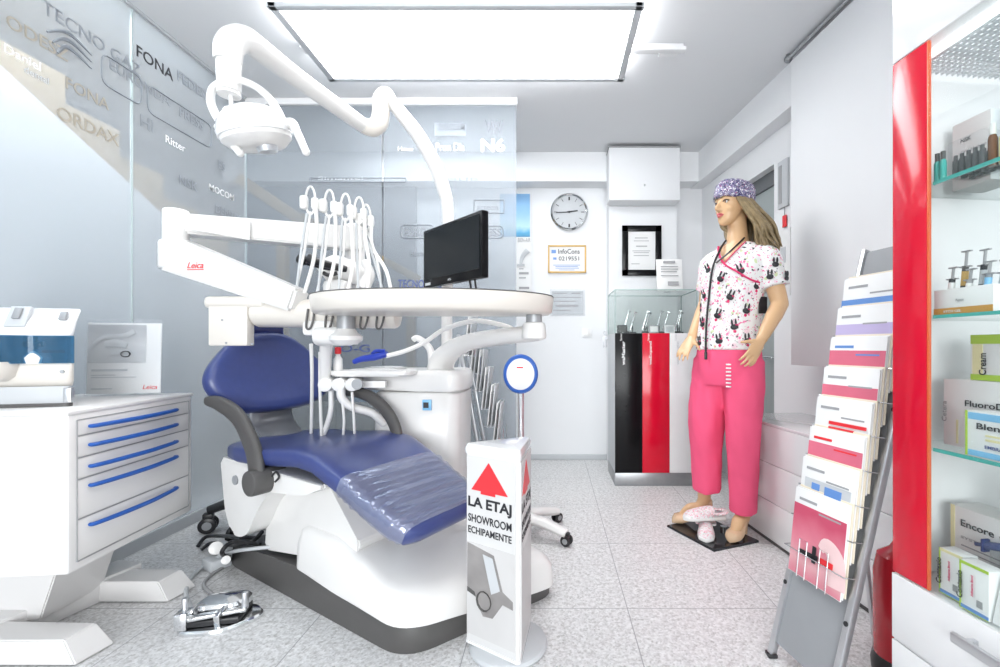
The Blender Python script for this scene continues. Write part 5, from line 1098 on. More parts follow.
# distant magazine rack, seen almost edge-on between unit and back wall
def side_rack():
    base = V(-0.46, 2.78, 0)
    t = thing('magazine_rack', 'grey magazine rack behind the white unit column', 'magazine rack', base)
    for dy in (-0.11, 0.11):
        obj('side_rail', G().bar(P(489, 446, 2.78) * 1 + V(0.02, dy, -0.36), P(462, 335, 2.78) + V(0, dy, 0), 0.02, 0.03, up=EY, bev=0.003), 'alu', t)
    a = P(489, 446, 2.78) + V(0.02, 0, -0.36); b = P(462, 335, 2.78)
    obj('rear_leg', G().bar(b + V(0, 0, -0.1), V(a.x - 0.32, 2.78, 0.01), 0.02, 0.02, bev=0.003), 'alu', t)
    g = G()
    for z in (0.1, 0.3, 0.5): 
        for x in (-0.1,): g.bar(V(a.x - 0.05 - z * 0.25, 2.68, z), V(a.x - 0.05 - z * 0.25, 2.88, z), 0.012, 0.012)
    obj('cross_bar', g, 'alu', t)
    for k in range(6):
        z = 0.42 + 0.105 * k; x = P(500 - 5.5 * k, 0, 2.78).x
        g = G(); g.tube([V(x - 0.05, 2.68, z + 0.01), V(x + 0.03, 2.68, z), V(x + 0.03, 2.68, z + 0.1), V(x + 0.03, 2.88, z + 0.1), V(x + 0.03, 2.88, z), V(x - 0.05, 2.88, z + 0.01)], 0.002, 6, smooth=0); obj('wire_pocket', g, 'chrome', t)
        for j in range(2):
            o = obj('magazine', G().box((x - 0.018 + 0.02 * j, 2.78, z + 0.125), (0.006, 0.19, 0.25), Matrix.Rotation(R(6), 3, 'Y'), 0.001), ('paper', 'lgrey')[j % 2])
            tag(o, ('white', 'grey')[j % 2] + ' magazine in ' + ('lowest', 'second lowest', 'third lowest', 'third highest', 'second highest', 'topmost')[k] + ' pocket of the magazine rack', 'magazine', 'magazines in the rack behind the unit')
            g = G(); g.box((x - 0.010 + 0.02 * j, 2.74, z + 0.19), (0.003, 0.06, 0.07), Matrix.Rotation(R(6), 3, 'Y')); obj('cover_picture', g, ('greyp', 'brownv', 'midgrey')[k % 3], o)
side_rack()

# ================================================================ GLASS DISPLAY CABINET (right, red stile)
def xf(Y): return 1.018 - SL * Y
def K(s, t, z): return V(xf(s), s, z) + qW * t
S1 = 1.177; S0 = 0.30
dc = thing('glass_cabinet', 'glossy white display cabinet with red stile and glass shelves', 'display cabinet', K(0.8, 0.2, 0))
def kbox(s0, s1, t0, t1, z0, z1): return (K((s0 + s1) / 2, (t0 + t1) / 2, (z0 + z1) / 2), (t1 - t0, (s1 - s0) / dW.y, z1 - z0), Xr)
def kb(g, s0, s1, t0, t1, z0, z1, bev=0.0, m=0): return g.box(*kbox(s0, s1, t0, t1, z0, z1), bev, m)
ZB, ZT = 0.424, 1.728; TD = 0.40
bs = obj('base_unit', kb(G(), S0, S1, 0.002, TD, 0.0, ZB - 0.004, 0.002), 'lacq', dc)
dr = obj('drawer', kb(G(), S0, S1, -0.004, 0.0015, 0.255, ZB - 0.004, 0.002), 'lacq', dc)
obj('drawer', kb(G(), S0, S1, -0.004, 0.0015, 0.02, 0.250, 0.002), 'lacq', dc)
g = G(); a0, a1 = K(0.995, -0.033, 0.372), K(0.55, -0.033, 0.372); g.bar(a0, a1, 0.012, 0.022, bev=0.003)
for s in (0.97, 0.6): g.bar(K(s, -0.030, 0.372), K(s, -0.003, 0.372), 0.012, 0.012)
obj('handle', g, 'alu', dr)
obj('header', kb(G(), S0, S1, -0.002, TD, ZT, 2.5, 0.002), 'lacq', dc)
st_ = obj('red_stile', kb(G(), 1.083, S1, -0.002, 0.006, ZB, ZT - 0.002, 0.002), 'red', dc)
obj('edge_strip', kb(G(), 1.077, 1.0825, -0.002, 0.005, ZB, ZT - 0.003, 0.001), 'orange', st_)
obj('side_panel', kb(G(), S1 - 0.016, S1, 0.021, TD, ZB, ZT - 0.002), 'lacq', dc)
obj('rear_panel', kb(G(), S0, S1 - 0.017, TD - 0.012, TD, ZB, ZT - 0.002), 'lacq', dc)
lv = obj('panel_reflection', kb(G(), S0, 1.15, 0.03, TD - 0.02, ZT - 0.030, ZT - 0.005), mat('reflection_glow', (0.86, 0.88, 0.90), 0.4, emit=0.9), dc)  # glowing slab and grid imitate the ceiling panel's reflection in the glass
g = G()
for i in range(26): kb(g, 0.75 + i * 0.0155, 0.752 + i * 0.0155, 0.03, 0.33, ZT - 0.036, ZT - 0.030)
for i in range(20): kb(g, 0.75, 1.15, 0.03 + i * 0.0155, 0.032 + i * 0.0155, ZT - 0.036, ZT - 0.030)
obj('reflection_grid', g, 'lgrey', lv)
obj('glass_door', kb(G(), S0, 1.076, -0.004, 0.001, ZB, ZT - 0.004), 'clear', dc)
for z in (1.39, 1.075, 0.762):
    sh = obj('glass_shelf', kb(G(), S0, 1.158, 0.012, TD - 0.02, z - 0.008, z), 'clear', dc); obj('shelf_edge', kb(G(), S0, 1.076, 0.0075, 0.0115, z - 0.008, z), 'teal', sh)

def carton(name, label, s0, s1, t0, t1, z0, h, base, texts=(), bands=(), cat='box', parent_group='boxes inside the glass cabinet'):
    """s0 = far end, s1 = near end; text is read from far to near on the room side"""
    o = obj(name, kb(G(), s1, s0, t0, t1, z0, z0 + h, 0.0012), base); tag(o, label, cat, parent_group)
    u = -dW; org = K(s0, t0, z0); Wd = (s0 - s1) / dW.y
    for (a0, a1, b0, b1, mm) in bands:
        g = G(); X = Matrix((u, EZ, -qW)).transposed(); g.box(org + u * ((a0 + a1) / 2 * Wd) + EZ * ((b0 + b1) / 2 * h) - qW * 0.0006, ((a1 - a0) * Wd, (b1 - b0) * h, 0.0012), X); obj('printed_band', g, mm, o)
    for (s, a, b, hh, ww, mm, vert) in texts:
        if vert: text('printed_lettering', s, mm, o, org + u * (a * Wd) + EZ * (b * h) - qW * 0.0012, EZ, -u, hh, ww, 0.015)
        else: text('printed_lettering', s, mm, o, org + u * (a * Wd) + EZ * (b * h) - qW * 0.0012, u, EZ, hh, ww, 0.01)
    return o
carton('carton', 'large white box with brown lettering on third glass shelf', 1.112, 0.80, 0.075, 0.22, 0.7625, 0.160, 'paper',
       [('FluoroDose', 0.17, 0.62, 0.014, 0.12, 'ink', 0), ('5% Sodium Fluoride Varnish', 0.17, 0.52, 0.007, 0.13, 'greyp', 0), ('Cetera', 0.03, 0.35, 0.012, 0.05, 'greyp', 1)], [(0.10, 0.115, 0.05, 0.4, 'yell'), (0.17, 0.6, 0.45, 0.462, 'greyp')])
carton('carton', 'white box with blue bands standing in front of large box', 1.008, 0.80, 0.016, 0.066, 0.7625, 0.098, 'paper',
       [('Blenisil', 0.12, 0.62, 0.013, 0.075, 'ink', 0), ('EMBRACE VARNISH', 0.2, 0.22, 0.007, 0.10, 'navyl', 0)], [(0.03, 1.0, 0.82, 0.97, 'skyb'), (0.03, 1.0, 0.02, 0.14, 'skyb'), (0.2, 0.9, 0.38, 0.43, 'yell'), (0.2, 0.8, 0.48, 0.52, 'yell'), (0.0, 0.02, 0.0, 1.0, 'green')])
carton('carton', 'lime green and white box lying on top of large box', 1.06, 0.84, 0.09, 0.19, 0.9232, 0.105, 'paper',
       [('Cream', 0.16, 0.12, 0.016, 0.05, 'ink', 1)], [(0, 1, 0.80, 1.0, 'green'), (0, 1, 0.0, 0.13, 'green'), (0.02, 0.12, 0.13, 0.8, 'yell'), (0.3, 0.8, 0.3, 0.6, 'skyb')])
carton('carton', 'wide cream box with dark lettering at back of lowest shelf', 1.125, 0.80, 0.11, 0.19, 0.4245, 0.185, 'paper',
       [('Encore', 0.08, 0.76, 0.016, 0.075, 'ink', 0), ('with MiniMix', 0.34, 0.76, 0.012, 0.10, 'greyp', 0), ('SYSTEM', 0.08, 0.60, 0.006, 0.06, 'greyp', 0)], [(0.08, 0.4, 0.5, 0.515, 'greyp'), (0.08, 0.35, 0.44, 0.452, 'greyp'), (0.0, 0.03, 0, 1, 'yell')])
t = thing('mixing_syringe', 'dark blue syringe leaning in front of wide cream box', 'syringe', K(0.98, 0.095, 0.4245))
a = K(1.035, 0.098, 0.545); b = K(0.93, 0.095, 0.575)
obj('barrel', G().cyl(a, b, 0.009, bev=0.002), 'navyl', t); g = G(); g.cyl(b, b + (b - a) * 0.15, 0.005); g.box(a, (0.02, 0.006, 0.03), Xr, 0.002); g.cyl(a, a - (b - a) * 0.2, 0.0045); obj('plunger', g, 'navy', t); obj('support_block', kb(G(), 0.95, 1.02, 0.09, 0.104, 0.4245, 0.5455, 0.002), 'acryl', t)
for nm, lb, s0, s1 in (('carton', 'small yellow and white box by red stile on lowest shelf', 1.072, 1.018), ('carton', 'second small white box with green edges on lowest shelf', 1.012, 0.952)):
    t0 = 0.02 if s0 > 1.05 else 0.006
    carton(nm, lb, s0, s1, t0, t0 + 0.04, 0.4245, 0.105, 'paper', [('Contexio', 0.12, 0.2, 0.013, 0.06, 'ink', 1), ('Adhesive Bond', 0.50, 0.35, 0.005, 0.045, 'pinkd', 1)],
           [(0, 1, 0.94, 1.0, 'yell' if s0 > 1.05 else 'green'), (0, 1, 0.02, 0.09, 'bluepr'), (0, 1, 0, 0.02, 'green'), (0, 0.05, 0, 1, 'green'), (0.6, 0.8, 0.18, 0.32, 'greyp')])
carton('carton', 'blue and white box with green stripes at right on lowest shelf', 0.965, 0.80, 0.065, 0.105, 0.4245, 0.115, 'paper', [('Kit', 0.2, 0.5, 0.012, 0.03, 'ink', 0)], [(0, 1, 0.82, 1.0, 'skyb'), (0, 1, 0.40, 0.5, 'green'), (0, 1, 0.58, 0.66, 'green'), (0, 1, 0.05, 0.2, 'bluepr')])
carton('carton', 'yellowish green box standing at right above lowest shelf', 0.985, 0.82, 0.20, 0.26, 0.4245, 0.275, 'paper', [], [(0, 1, 0.85, 1, 'green'), (0, 1, 0.3, 0.5, 'yell')])
t = thing('price_card', 'white card leaning at right corner of lowest shelf', 'card', K(0.92, 0.02, 0.4245))
obj('card', G().box(K(0.905, 0.022, 0.475), (0.003, 0.085, 0.10), Xr @ Matrix.Rotation(R(14), 3, 'Y')), 'paper', t); g = G(); g.box(K(0.905, 0.0195, 0.475), (0.002, 0.05, 0.006), Xr @ Matrix.Rotation(R(14), 3, 'Y')); obj('printed_line', g, 'bluepr', t)
# syringe tray, second shelf
sy = carton('syringe_rack', 'white and orange rack filled with syringes on second shelf', 1.085, 0.955, 0.02, 0.085, 1.0755, 0.058, 'paper', [('Apex', 0.4, 0.45, 0.008, 0.02, 'greyp', 0), ('ETCH GEL', 0.2, 0.07, 0.005, 0.04, 'whitel', 0)], [(0, 1, 0.0, 0.25, mat('amber_band', (0.62, 0.30, 0.04), 0.4))], cat='rack')
syl = ['with white label at left end of rack', 'with orange label, second from left in rack', 'third from left in rack', 'fourth from left, standing tall in rack', 'second from right in rack', 'at right end of rack, nearest the viewer']
for k in range(6):
    p = K(1.072 - 0.02 * k, 0.045 + 0.012 * (k % 2), 1.085 + 0.0); tall = (0.10, 0.135, 0.09, 0.13, 0.10, 0.10)[k]
    t = thing('syringe', 'small syringe ' + syl[k], 'syringe', p, 'syringes in the white and orange rack'); tp_ = p + EZ * tall + dW * -0.012
    obj('barrel', G().cyl(p + EZ * 0.02, p.lerp(tp_, 0.75), 0.0062, seg=12), ('ink', 'dgrey', 'greyp', 'ink', 'etch', 'navyl')[k], t)
    g = G(); g.cyl(p.lerp(tp_, 0.72), tp_, 0.003, seg=8); g.box(tp_, (0.008, 0.02, 0.003), Xr); g.box(p.lerp(tp_, 0.74), (0.008, 0.024, 0.003), Xr); obj('plunger', g, 'greyp', t)
    g = G(); g.cyl(p.lerp(tp_, 0.42), p.lerp(tp_, 0.66), 0.0067, seg=12); obj('label_band', g, ('paper', 'gold', 'paper', 'lgrey', 'skyb', 'lgrey')[k], t)
# first shelf
carton('carton', 'white box with grey lettering at back of top glass shelf', 1.135, 1.045, 0.125, 0.21, 1.3905, 0.165, 'paper', [('NSK', 0.25, 0.68, 0.010, 0.025, 'ink', 0), ('Oral Hygiene', 0.25, 0.50, 0.010, 0.06, 'greyp', 0), ('Pastes', 0.3, 0.38, 0.010, 0.04, 'greyp', 0)])
t = thing('vial_tray', 'clear tray packed with small black vials on top shelf', 'tray', K(1.03, 0.06, 1.3905))
obj('tray_shell', kb(G(), 0.985, 1.062, 0.03, 0.10, 1.3905, 1.475, 0.003), 'acryl', t)
for i in range(5):
    for j in range(3): p = K(0.995 + 0.0145 * i, 0.042 + 0.022 * j, 1.393); g = G(); g.cyl(p, p + EZ * 0.038, 0.006, seg=10); g.cyl(p + EZ * 0.038, p + EZ * 0.05, 0.004, seg=10); obj('vial', g, 'ink', t)
for k, (s, lb) in enumerate(((1.084, 'teal bottle against the red stile on top shelf'), (1.070, 'second teal bottle beside black vials on top shelf'))):
    p = K(s, 0.028, 1.3905); t = thing('dropper_bottle', lb, 'bottle', p, 'little bottles on the top shelf'); obj('bottle_body', G().lathe([(0, 0), (0.0065, 0), (0.007, 0.004), (0.007, 0.045), (0.004, 0.053)], p, seg=14), 'teal', t); obj('cap', G().cyl(p + EZ * 0.05, p + EZ * 0.07, 0.005, seg=12), 'dgrey', t)
p = K(0.98, 0.05, 1.3905); t = thing('dropper_bottle', 'brown bottle with white cap on the top shelf', 'bottle', p, 'little bottles on the top shelf'); obj('bottle_body', G().lathe([(0, 0), (0.008, 0), (0.0085, 0.004), (0.0085, 0.06), (0.005, 0.07)], p, seg=14), 'brownv', t); obj('cap', G().cyl(p + EZ * 0.068, p + EZ * 0.092, 0.0065, seg=12), 'white', t)
p = K(0.958, 0.06, 1.3905); t = thing('dropper_bottle', 'pale green bottle at right on the top shelf', 'bottle', p, 'little bottles on the top shelf'); obj('bottle_body', G().lathe([(0, 0), (0.014, 0), (0.015, 0.004), (0.015, 0.055), (0.006, 0.07)], p, seg=14), 'yell', t); obj('cap', G().cyl(p + EZ * 0.068, p + EZ * 0.09, 0.007, seg=12), 'green', t)
p = K(0.925, 0.10, 1.3905); t = thing('cotton_dispenser', 'blue and white packet at right end of top shelf', 'packet', p, None); obj('packet', kb(G(), 0.90, 0.985, 0.13, 0.19, 1.3905, 1.56, 0.006), 'skyb', t); obj('packet_label', kb(G(), 0.915, 0.97, 0.1275, 0.1305, 1.42, 1.48), 'paper', t)

# ================================================================ MANNEQUIN
mq = thing('mannequin', 'shop mannequin in printed tunic, pink trousers and patterned cap', 'mannequin', (0.90, 2.40, 0.012))
t = thing('base_plate', 'dark mirror floor plate under the mannequin', 'base plate', (0.85, 2.44, 0))
corners = [F(667, 527), F(714, 552), F(759, 542.5)]; corners.append(corners[0] + corners[2] - corners[1])
g = G(); b_ = [(p.x, p.y) for p in corners]; g.loft([[V(x, y, 0.0) for x, y in b_], [V(x, y, 0.009) for x, y in b_], [V(*(Vector((0.852, 2.435)) + (Vector((x, y)) - Vector((0.852, 2.435))) * 0.985), 0.012) for x, y in b_]]); obj('plate', g, 'mirror', t)
g = G(); cpl = V(0.93, 2.47, 0.0); g.cyl(cpl + EZ * 0.008, cpl + EZ * 0.03, 0.018); obj('socket', g, 'chrome', t)
fV = V(-0.65, -0.76, 0).normalized(); lV = V(-fV.y, fV.x, 0); TCx = V(0.972, 2.39, 0)
def lo(z): return -0.045 + 0.04 * max(0, min(1, (z - 1.1) / 0.38))
def Q(l, f, z): return TCx + lV * l + fV * f + EZ * z
hf = V(-0.93, -0.37, 0).normalized(); hl = V(-hf.y, hf.x, 0); HC = P(732.5, 205.5, 2.40)
def Hd(l, f, z): return HC + hl * l + hf * f + EZ * z
def ell(c, a, b, ua, ub, n=28, e=1.0):
    out = []
    for k in range(n):
        t = 2 * math.pi * k / n; x, y = math.cos(t), math.sin(t)
        out.append(c + ua * (a * math.copysign(abs(x) ** e, x)) + ub * (b * math.copysign(abs(y) ** e, y)))
    return out
def finger(g, p, d, up, ln, r, curl):
    pts = [p]; dirv = d.normalized(); ax = dirv.cross(up).normalized()
    for k, fr in enumerate((0.42, 0.32, 0.26)):
        pts.append(pts[-1] + dirv * (ln * fr)); dirv = Matrix.Rotation(curl, 3, ax) @ dirv
    g.tube(pts, [r, r * 1.0, r * 0.92, r * 0.72], 10, smooth=3); g.sphere(pts[-1], r * 0.72, seg=10)
def hand(g, wrist, d, up, side, curl):
    """d: towards the fingertips, up: back of the hand, side: towards the thumb"""
    d = d.normalized(); side = (side - d * side.dot(d)).normalized(); up = side.cross(d) if side.cross(d).dot(up) > 0 else d.cross(side)
    g.loft([ell(wrist + d * t, a, b, side, up, 16) for t, a, b in ((-0.03, 0.026, 0.021), (0.0, 0.026, 0.018), (0.03, 0.034, 0.016), (0.065, 0.039, 0.014), (0.09, 0.037, 0.011))])
    for off, ln, c in ((0.029, 0.070, 0.7), (0.010, 0.080, 0.9), (-0.010, 0.074, 1.1), (-0.028, 0.058, 1.3)):
        finger(g, wrist + d * 0.080 + side * off, d + side * off * 4.5, up, ln, 0.0082, -curl * c)
    finger(g, wrist + d * 0.025 + side * 0.030, d * 0.75 + side * 0.75 - up * 0.15, up, 0.066, 0.0095, -curl * 0.7)
g = G()
# torso, neck
g.loft([ell(Q(lo(z), 0.0, z), a, b, lV, fV, 28, 0.9) for z, a, b in ((0.92, 0.135, 0.09), (1.05, 0.115, 0.08), (1.18, 0.115, 0.08), (1.30, 0.13, 0.10), (1.38, 0.14, 0.112), (1.46, 0.14, 0.088), (1.505, 0.105, 0.066), (1.54, 0.085, 0.052))])
nb0 = Q(0.0, -0.005, 1.50); nk = Hd(0.0, -0.03, -0.06)
g.tube([nb0, (nb0 + nk) / 2 + V(0, 0, 0.02), nk, nk + EZ * 0.06], [0.062, 0.050, 0.048, 0.05], 18, smooth=4)
# head
g.sphere(Hd(0, -0.012, 0.035), (0.074, 0.095, 0.092), seg=28, rot=Matrix((hl, -hf, EZ)).transposed())
g.loft([ell(Hd(0, f, z), a, b, hl, hf, 22) for z, f, a, b in ((-0.112, 0.058, 0.014, 0.012), (-0.104, 0.048, 0.028, 0.03), (-0.085, 0.036, 0.044, 0.046), (-0.06, 0.024, 0.054, 0.060), (-0.03, 0.012, 0.062, 0.075), (0.0, 0.004, 0.067, 0.083), (0.04, 0.0, 0.068, 0.084))])
g.tube([Hd(0, 0.084, 0.012), Hd(0, 0.094, -0.010), Hd(0, 0.104, -0.028), Hd(0, 0.090, -0.038)], [0.008, 0.010, 0.013, 0.009], 10)
for sgn in (1, -1):
    g.sphere(Hd(sgn * 0.010, 0.090, -0.034), 0.008, seg=10)
    g.tube([Hd(sgn * 0.012, 0.083, 0.018), Hd(sgn * 0.035, 0.074, 0.022), Hd(sgn * 0.055, 0.052, 0.014)], [0.008, 0.009, 0.007], 8)
    g.sphere(Hd(sgn * 0.036, 0.052, -0.030), (0.022, 0.022, 0.022), seg=12)
    g.sphere(Hd(sgn * 0.072, -0.005, -0.012), (0.010, 0.018, 0.030), seg=12, rot=Matrix((hl, -hf, EZ)).transposed())
g.sphere(Hd(0, 0.076, -0.060), (0.022, 0.016, 0.012), seg=12, rot=Matrix((hl, -hf, EZ)).transposed()); g.sphere(Hd(0, 0.066, -0.098), (0.020, 0.016, 0.014), seg=12)
# arms
LS = Q(0.148, 0.0, 1.435); LE = P(780, 304, 2.25); LW = P(761, 340, 2.17)
g.sphere(LS, 0.055); g.tube([LS, LS.lerp(LE, 0.5), LE], [0.052, 0.046, 0.040], 16, smooth=4); g.sphere(LE, 0.040); g.tube([LE, LE.lerp(LW, 0.3), LW], [0.040, 0.040, 0.026], 16, smooth=4)
hand(g, LW, P(747, 364, 2.14) - LW, V(0.5, -0.8, 0.2), V(-0.75, -0.3, 0.1), 0.35)
RS = Q(-0.138, 0.0, 1.43); RE = P(706, 303, 2.58); RW = P(692, 337, 2.49)
g.sphere(RS, 0.055); g.tube([RS, RS.lerp(RE, 0.5), RE], [0.052, 0.046, 0.040], 16, smooth=4); g.sphere(RE, 0.040); g.tube([RE, RE.lerp(RW, 0.3), RW], [0.040, 0.038, 0.026], 16, smooth=4)
hand(g, RW, P(681, 356, 2.44) - RW, V(-0.5, -0.2, 0.8), V(0.5, -0.8, -0.2), 0.30)
# legs and feet
LH, RH = Q(0.03, 0, 0.95), Q(-0.125, 0, 0.95)
LK, LA = P(743, 430, 2.34), P(744, 507, 2.40); RK, RA = P(707, 422, 2.50), P(704, 500, 2.56)
for Hh, Kk, Aa in ((LH, LK, LA), (RH, RK, RA)):
    g.sphere(Hh, 0.085); g.tube([Hh, Hh.lerp(Kk, 0.4), Kk, Kk.lerp(Aa, 0.35), Aa], [0.085, 0.075, 0.055, 0.052, 0.034], 16, smooth=4)
LT = F(734, 543) + EZ * 0.03; RT = F(680, 525) + EZ * 0.03
for Aa, T_ in ((LA, LT), (RA, RT)):
    d = (T_ - Aa); g.tube([Aa, Aa + V(0, 0, -0.03) + d * 0.15, Aa.lerp(T_, 0.6) + EZ * 0.012, T_], [0.036, 0.038, 0.034, 0.022], 14, smooth=4)
body = obj('body', g, 'skin', mq, remesh=0.0055, smooth_it=4)
# eyes, brows, lips
for sgn in (1, -1):
    X = Matrix((hl, -hf, EZ)).transposed() @ Matrix.Rotation(R(-20 * sgn), 3, 'Z')
    g = G(); g.sphere(Hd(sgn * 0.033, 0.0725, 0.002), (0.014, 0.006, 0.0065), seg=14, rot=X); ey = obj('eye', g, 'white', body)
    g = G(); g.sphere(Hd(sgn * 0.033, 0.0775, 0.002), (0.006, 0.003, 0.006), seg=12, rot=X); obj('iris', g, 'brownv', ey)
    g = G(); g.tube([Hd(sgn * 0.018, 0.080, 0.004), Hd(sgn * 0.032, 0.081, 0.0105), Hd(sgn * 0.050, 0.068, 0.006)], 0.0028, 8); obj('eyelashes', g, 'ink', ey)
    g = G(); g.tube([Hd(sgn * 0.014, 0.091, 0.024), Hd(sgn * 0.034, 0.084, 0.031), Hd(sgn * 0.056, 0.060, 0.022)], [0.003, 0.0035, 0.002], 8); obj('eyebrow', g, 'hairm', body)
g = G(); g.tube([Hd(0.022, 0.078, -0.061), Hd(0.008, 0.091, -0.056), Hd(0, 0.0915, -0.058), Hd(-0.008, 0.091, -0.056), Hd(-0.022, 0.078, -0.061)], [0.002, 0.0055, 0.005, 0.0055, 0.002], 8); g.tube([Hd(0.020, 0.079, -0.063), Hd(0, 0.090, -0.068), Hd(-0.020, 0.079, -0.063)], [0.002, 0.0065, 0.002], 8); obj('lips', g, 'lips', body)
# cap
Xh = Matrix((hl, -hf, EZ)).transposed()
g = G(); tiltc = Matrix.Rotation(R(-9), 3, 'X')
def cap_ring(z, a, b, sh=0.0): return [Hd(0, -0.012, 0.038) + Xh @ (tiltc @ V(a * math.cos(k * math.pi / 18), sh + b * math.sin(k * math.pi / 18), z)) for k in range(36)]
g.loft([cap_ring(-0.024, 0.084, 0.106), cap_ring(-0.020, 0.091, 0.113), cap_ring(0.014, 0.092, 0.114), cap_ring(0.018, 0.089, 0.110), cap_ring(0.048, 0.087, 0.110), cap_ring(0.072, 0.074, 0.097, 0.004), cap_ring(0.085, 0.052, 0.07, 0.006), cap_ring(0.090, 0.02, 0.03, 0.006)]); obj('surgical_cap', g, 'capm', mq, 60)
# hair: wavy locks from under the cap over neck and shoulders
g = G(); rnd = random.Random(11)
for k in range(72):
    a = R(62 + 222 * (k % 36) / 35.0) + rnd.uniform(-0.04, 0.04)     # 0 = facing direction, positive = own left
    lay = k // 36; rr_ = 0.90 + 0.08 * lay
    side = math.sin(a); back = -math.cos(a)
    st0 = HC + hf * (math.cos(a) * 0.100 * rr_ - 0.014) + hl * (side * 0.080 * rr_) + EZ * (0.030 - 0.012 * lay)
    if side >= 0: le, fe, ze = 0.06 + 0.105 * side + rnd.uniform(-0.02, 0.04), -0.085 * max(back, 0) - 0.035 + 0.05 * (back < 0.1), 1.455 + rnd.uniform(-0.03, 0.05)
    else: le, fe, ze = -0.035 + 0.08 * (1 + side) + rnd.uniform(-0.012, 0.012), -0.07 * max(back, 0) - 0.02, 1.535 + rnd.uniform(-0.02, 0.03)
    e = Q(le, fe, ze)
    out_ = hl * side - hf * back
    m1 = st0 + (e - st0) * 0.28 + out_ * 0.014; m2 = st0.lerp(e, 0.55) + out_ * (0.016 + rnd.uniform(-0.022, 0.022)); m3 = st0.lerp(e, 0.80) + lV * rnd.uniform(-0.03, 0.03)
    g.tube([st0, m1, m2, m3, e], [0.013, 0.016, 0.0155, 0.012, 0.003], 8, smooth=5, flat=0.7)
obj('hair', g, 'hairm', mq, 70)
# tunic
prof = [(0.985, 0.172, 0.138, 0.00), (1.0, 0.172, 0.138, 0.0), (1.10, 0.163, 0.130, 0.0), (1.20, 0.156, 0.122, 0.0), (1.29, 0.160, 0.132, 0.0), (1.38, 0.170, 0.138, 0.0), (1.44, 0.172, 0.116, 0.0), (1.49, 0.138, 0.092, 0.0), (1.525, 0.102, 0.070, -0.004), (1.55, 0.078, 0.060, -0.008)]
def pr(z):
    for A, B in zip(prof, prof[1:]):
        if z <= B[0]:
            t = max(0, (z - A[0]) / (B[0] - A[0])); return A[1] + (B[1] - A[1]) * t, A[2] + (B[2] - A[2]) * t
    return prof[-1][1], prof[-1][2]
def chest(l, z, off=0.006):
    a, b = pr(z); return Q(l + lo(z), b * math.sqrt(max(0.02, 1 - (l / a) ** 2)) + off, z)
g = G(); rings = []
for i in range(40):
    z = 0.985 + (1.548 - 0.985) * i / 39; a, b = pr(z)
    rr = ell(Q(lo(z), 0, z), a, b, lV, fV, 48, 0.95)
    for k in range(48):
        q = rr[k]; c = Q(lo(z), 0, z); n_ = (q - c).normalized(); w = 0.010 * noise.noise(Vector((k * 0.45, z * 5, 3.0))) * max(0.15, min(1, (1.42 - z) / 0.15)); rr[k] = q + n_ * w
    rings.append(rr)
g.loft(rings)
for (Sh, El, sd) in ((LS, LE, 1), (RS, RE, -1)):
    s0_ = Q(sd * 0.085, 0, 1.475); end = Sh.lerp(El, 0.62)
    g.tube([s0_, Sh + EZ * 0.012, Sh.lerp(El, 0.3), end], [0.050, 0.064, 0.063, 0.068], 20, smooth=4)
tu = obj('tunic', g, 'tunic', mq, remesh=0.006, smooth_it=5)
b = bmesh.new(); b.from_mesh(tu.data); dele = []
O = WM[mq]
for fc in b.faces:
    p = O @ fc.calc_center_median(); r = p - TCx; l = r.dot(lV) - lo(p.z); f = r.dot(fV); z = p.z
    if f > 0.0 and z > 1.425 and abs(l + 0.012) < (z - 1.425) * 0.62 + 0.002: dele.append(fc)
    elif z > 1.535 : dele.append(fc)
bmesh.ops.delete(b, geom=dele, context='FACES'); b.to_mesh(tu.data); b.free()
sol = tu.modifiers.new('thickness', 'SOLIDIFY'); sol.thickness = 0.003
g = G(); g.tube([chest(-0.080, 1.532, 0.004), chest(-0.060, 1.49), chest(-0.015, 1.425, 0.008), chest(0.05, 1.38, 0.008), chest(0.115, 1.335, 0.006), chest(0.15, 1.32, 0.006)], 0.0055, 8, flat=0.6); g.tube([chest(-0.012, 1.425, 0.006), chest(0.03, 1.485), chest(0.062, 1.535, 0.004)], 0.005, 8, flat=0.6); obj('neck_piping', g, 'pinkd', tu)
g = G(); g.tube([Q(-0.05, 0.03, 1.56), chest(-0.055, 1.50, 0.012), chest(-0.068, 1.40, 0.012), chest(-0.075, 1.25, 0.012), chest(-0.07, 1.10, 0.012), chest(-0.068, 0.97, 0.014)], 0.0055, 8); g.box(chest(-0.068, 0.955, 0.014), (0.014, 0.012, 0.04), bev=0.003); g.tube([Q(0.045, 0.03, 1.56), chest(0.01, 1.49, 0.012), chest(-0.055, 1.43, 0.014)], 0.005, 8); obj('drawstring', g, 'black', tu)
g = G(); c = chest(0.165, 1.21, 0.004); g.box(c, (0.05, 0.006, 0.085), Matrix((V(0.95, 0.3, 0), V(-0.3, 0.95, 0), EZ)).transposed(), 0.002); obj('side_label', g, 'ink', tu)
g = G(); g2 = G(); rnd = random.Random(2)
